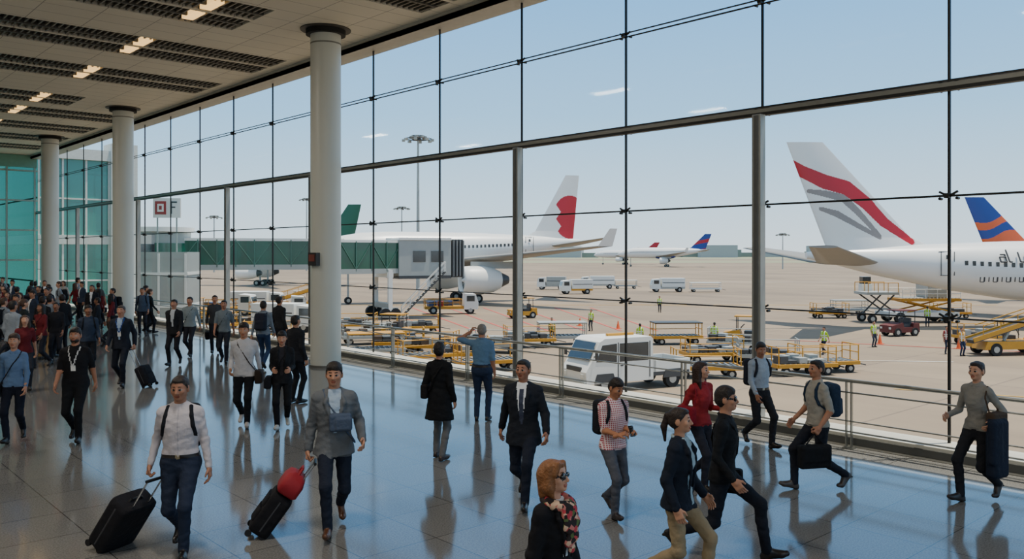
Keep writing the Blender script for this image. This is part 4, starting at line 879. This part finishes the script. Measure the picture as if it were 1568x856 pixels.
person('woman_pedestrian',X(1072,10.8),10.8,30,dict(fem=1,hair='long',hc=(48,32,26),lead='R',st=.15,col=dict(top=(148,44,50),bot=(38,40,50),bag=(130,26,40)),skin=(190,142,116),head=(25,0),shoulder=1,handL=(-.15,.25,1.15)),1.64)
person('man_pedestrian',X(1163,13.2),13.2,20,dict(hair='short',lead='L',st=.2,collar=1,placket=1,tuck=1,belt=1,col=dict(top=(148,162,178),bot=(34,36,42),bag=(34,38,50)),skin=(150,106,84),head=(-15,18),backpack=1),1.66)
person('man_pedestrian',X(1252,10.8),10.8,-78,dict(hair='short',lead='R',st=.27,hem=.93,col=dict(top=(150,148,140),bot=(32,36,46),bag=(36,52,72),shoe=(70,66,64)),sleeve=.6,skin=(166,118,92),head=(6,0),backpack=1,handR=(.24,.2,.95),handL=(-.24,.12,.93),curlL=(65,140),carry=('L',.22,.15,.06)),1.70)
person('woman_pedestrian',X(1497,10.3),10.3,-62,dict(fem=1,hair='bun',hc=(40,30,28),lead='R',st=.2,hem=.95,col=dict(top=(130,130,126),bot=(34,36,42),bag=(70,58,48),drape=(30,38,54),shoe=(50,46,46)),skin=(188,142,116),head=(4,2),drape='L',handR=(.22,.26,1.08),handL=(-.26,.10,1.05),shoulder=-1),1.72)
person('woman_pedestrian',X(673,12.4),12.4,160,dict(fem=1,hair='short',vol=1,hc=(24,20,20),lead=None,jacket=1,hem=.60,flare=.035,col=dict(top=(22,24,28),bot=(102,104,106),bag=(30,28,30),shoe=(54,38,32)),skin=(176,128,102),head=(10,0),footL=(-.1,.1,.085,0),footR=(.1,-.12,.085,0),cross=-1,bagz=1.02,bagx=.21,handL=(-.2,.22,1.1)),1.68)
person('man_pedestrian',X(738,15.2),15.2,172,dict(hair='short',hc=(120,116,112),lead=None,tuck=1,belt=1,sleeve=.6,col=dict(top=(92,124,154),bot=(40,52,76)),skin=(170,120,94),girth=1.12,head=(10,5),handL=(-.24,.16,1.60),poleL=(-1,-.2,-.3),curlL=(50,90),fdirL=(.5,.2,.9)),1.72)
person('woman_pedestrian',X(432,14.5),14.5,12,dict(fem=1,hair='short',vol=1,hc=(24,20,20),lead='R',st=.12,jacket=1,col=dict(top=(30,32,36),bot=(24,26,30),shirt=(44,44,50),shoe=(190,188,180)),open=(.03,.03,1.0),skin=(186,138,112),head=(0,10),handL=(-.14,.2,1.1),handR=(.14,.2,1.1),cross=1),1.68)
person('man_pedestrian',X(374,14.7),14.7,8,dict(hair='short',vol=1,lead='L',st=.16,hem=.9,col=dict(top=(190,190,194),bot=(26,28,34),bag=(52,44,40),shoe=(176,170,164)),skin=(180,132,104),head=(0,8),cross=-1,handR=(.2,.12,1.0),placket=1),1.82)
person('man_pedestrian',X(453,17),17,150,dict(hair='short',lead=None,col=dict(top=(34,36,42),bot=(30,32,38)),jacket=1),1.75)
person('woman_pedestrian',X(22,13.5),13.5,16,dict(fem=1,hair='short',vol=1,hc=(60,44,34),lead='R',st=.12,hem=.95,col=dict(top=(96,122,158),bot=(26,30,44)),skin=(184,136,110),placket=1,cross=1),1.73)
person('man_pedestrian',X(116,13.5),13.5,10,dict(hair='short',vol=1,beard=1,lead='L',st=.1,sleeve=.6,hem=.95,lanyard=1,col=dict(top=(26,26,30),bot=(24,26,30),lan=(200,200,200)),skin=(168,118,92),girth=1.12),1.82)
_,o3=person('man_pedestrian',X(186,19.1),19.1,6,dict(hair='short',hc=(70,62,56),lead='L',st=.12,jacket=1,open=(.02,.06,1.05),tie=0,lanyard=1,col=dict(top=(36,40,50),bot=(32,36,46),shirt=(150,170,194)),skin=(180,130,104),handL=(-.27,0,.92),curlL=(65,140)),1.84)
suitcase('rolling_suitcase',o3['Lg'],RT*.5-FW*.05,.48,.38,.22,(30,30,36),.96)
person('man_pedestrian',X(267,22.7),22.7,0,dict(hair='short',lead='R',st=.12,jacket=1,open=(.02,.06,1.05),col=dict(top=(34,36,40),bot=(32,34,40),shirt=(180,186,190)),skin=(180,130,104)),1.78)
person('man_pedestrian',X(291,24.6),24.6,0,dict(hair='short',lead='L',st=.12,col=dict(top=(130,144,150),bot=(40,42,50)),cross=1,skin=(180,130,104)),1.75)
person('man_pedestrian',X(343,23),23,10,dict(hair='short',lead='L',st=.1,sleeve=.6,col=dict(top=(110,122,130),bot=(40,44,54)),cross=1,skin=(170,120,96)),1.74)
person('man_pedestrian',X(403,22),22,178,dict(hair='short',lead='L',st=.12,col=dict(top=(120,130,140),bot=(44,62,94),bag=(40,44,56)),backpack=1),1.78)
person('man_pedestrian',X(428,23.5),23.5,150,dict(hair='short',lead=None,col=dict(top=(40,42,46),bot=(36,38,46))),1.8)
person('man_pedestrian',X(329,25.5),25.5,20,dict(hair='short',lead='R',st=.1,col=dict(top=(60,62,66),bot=(36,38,46)),carry=('R',.16,.12,.06)),1.75)
person('man_pedestrian',X(218,31),31,20,dict(hair='short',lead='R',st=.1,col=dict(top=(70,84,104),bot=(40,42,50)),backpack=1),1.75)
person('man_pedestrian',X(66,24),24,176,dict(hair='short',lead=None,col=dict(top=(30,32,38),bot=(148,122,86)),sleeve=.6),1.78)
# crowd at the far end of the hall
lowres=(.026,.013,.0095); base=[]
cols=[((30,32,38),(34,36,44)),((130,140,150),(40,44,54)),((100,34,40),(40,42,50)),((50,60,78),(30,32,38)),((176,172,166),(36,40,50)),((64,68,70),(50,46,44)),((36,40,52),(82,74,64)),((34,44,48),(28,30,34))]
spots=[]
tries=0
random.seed(12)
while len(spots)<44 and tries<5000:
    tries+=1; d=random.uniform(22,44); px=random.uniform(-40,235)
    if px>120 and d<30: continue
    if d<26 and px>110: continue
    la=X(px,d); q=spot(la,d)
    if q[0]>12 or q[0]<-3 or q[1]>56: continue
    if any(math.hypot(q[0]-s[2],q[1]-s[3])<.75 for s in spots): continue
    if min(math.hypot(q[0]-11.43,q[1]-36.5),math.hypot(q[0]-11.43,q[1]-47.8))<.9: continue
    spots.append((la,d,q[0],q[1]))
spots+=[(X(px,d),d,*spot(X(px,d),d)[:2]) for px,d in ((150,27),(20,20.5),(38,18.5),(135,20.5),(95,25),(5,24),(170,29))]
for i,(la,d,x,y) in enumerate(spots):
    k=i%12
    if i<12:
        t,bt=cols[k%8]; oo=dict(hair=['short','short','long','short','bob','short','short','pony'][k%8],fem=1 if k%8 in(2,4,7) else 0,vol=k%2,lead=[None,'L','R'][k%3],st=.14,jacket=1 if k in(0,3,6,9) else 0,col=dict(top=t,bot=bt),sleeve=.6 if k in(1,5,10) else 1,skin=[(176,126,98),(196,150,124),(140,98,76)][k%3],hc=[(30,24,22),(70,50,38),(24,20,20)][k%3],open=(.02,.05,1.06) if k in(0,3,9) else None)
        if k in(1,6,11): oo['backpack']=1
        if k in(2,5): oo['cross']=1
        ob,_=person('pedestrian',la,d,random.choice([0,10,-15,170,20,-30]),oo,random.uniform(1.62,1.82),lowres); base.append(ob)
    else:
        ob=bpy.data.objects.new('pedestrian',base[k].data); bpy.context.collection.objects.link(ob); ob.location=(x,y,0.002); ob.rotation_euler=(0,0,base[k].rotation_euler[2]+random.uniform(-.8,.8)+random.choice([0,0,3.1])); s_=random.uniform(.95,1.05); ob.scale=(s_,s_,s_)
hv=(170,205,40)
for px,d,ph,c_,bt in ((980,56,160,hv,(50,52,60)),(1094,57,170,hv,(50,52,60)),(1262,53.7,-60,hv,(40,44,60)),(1338,58,20,hv,(50,56,70)),(1450,54,0,(150,70,66),(44,50,66)),(1473,53,10,(210,150,60),(40,50,76)),(845,61,0,hv,(50,52,60)),(1010,92,0,hv,(40,40,50)),(905,70,-30,hv,(46,50,60)),(1420,74,150,hv,(46,50,60))):
    person('ground_crew_worker',X(px,d),d,ph,dict(hair='short',lead='L' if px in(1262,) else None,st=.16,col=dict(top=c_,bot=bt),sleeve=.6,vest=1,z0=APZ,hc=(40,34,30)),1.78,(.03,.016,.012))
print('done',time.time()-T0)
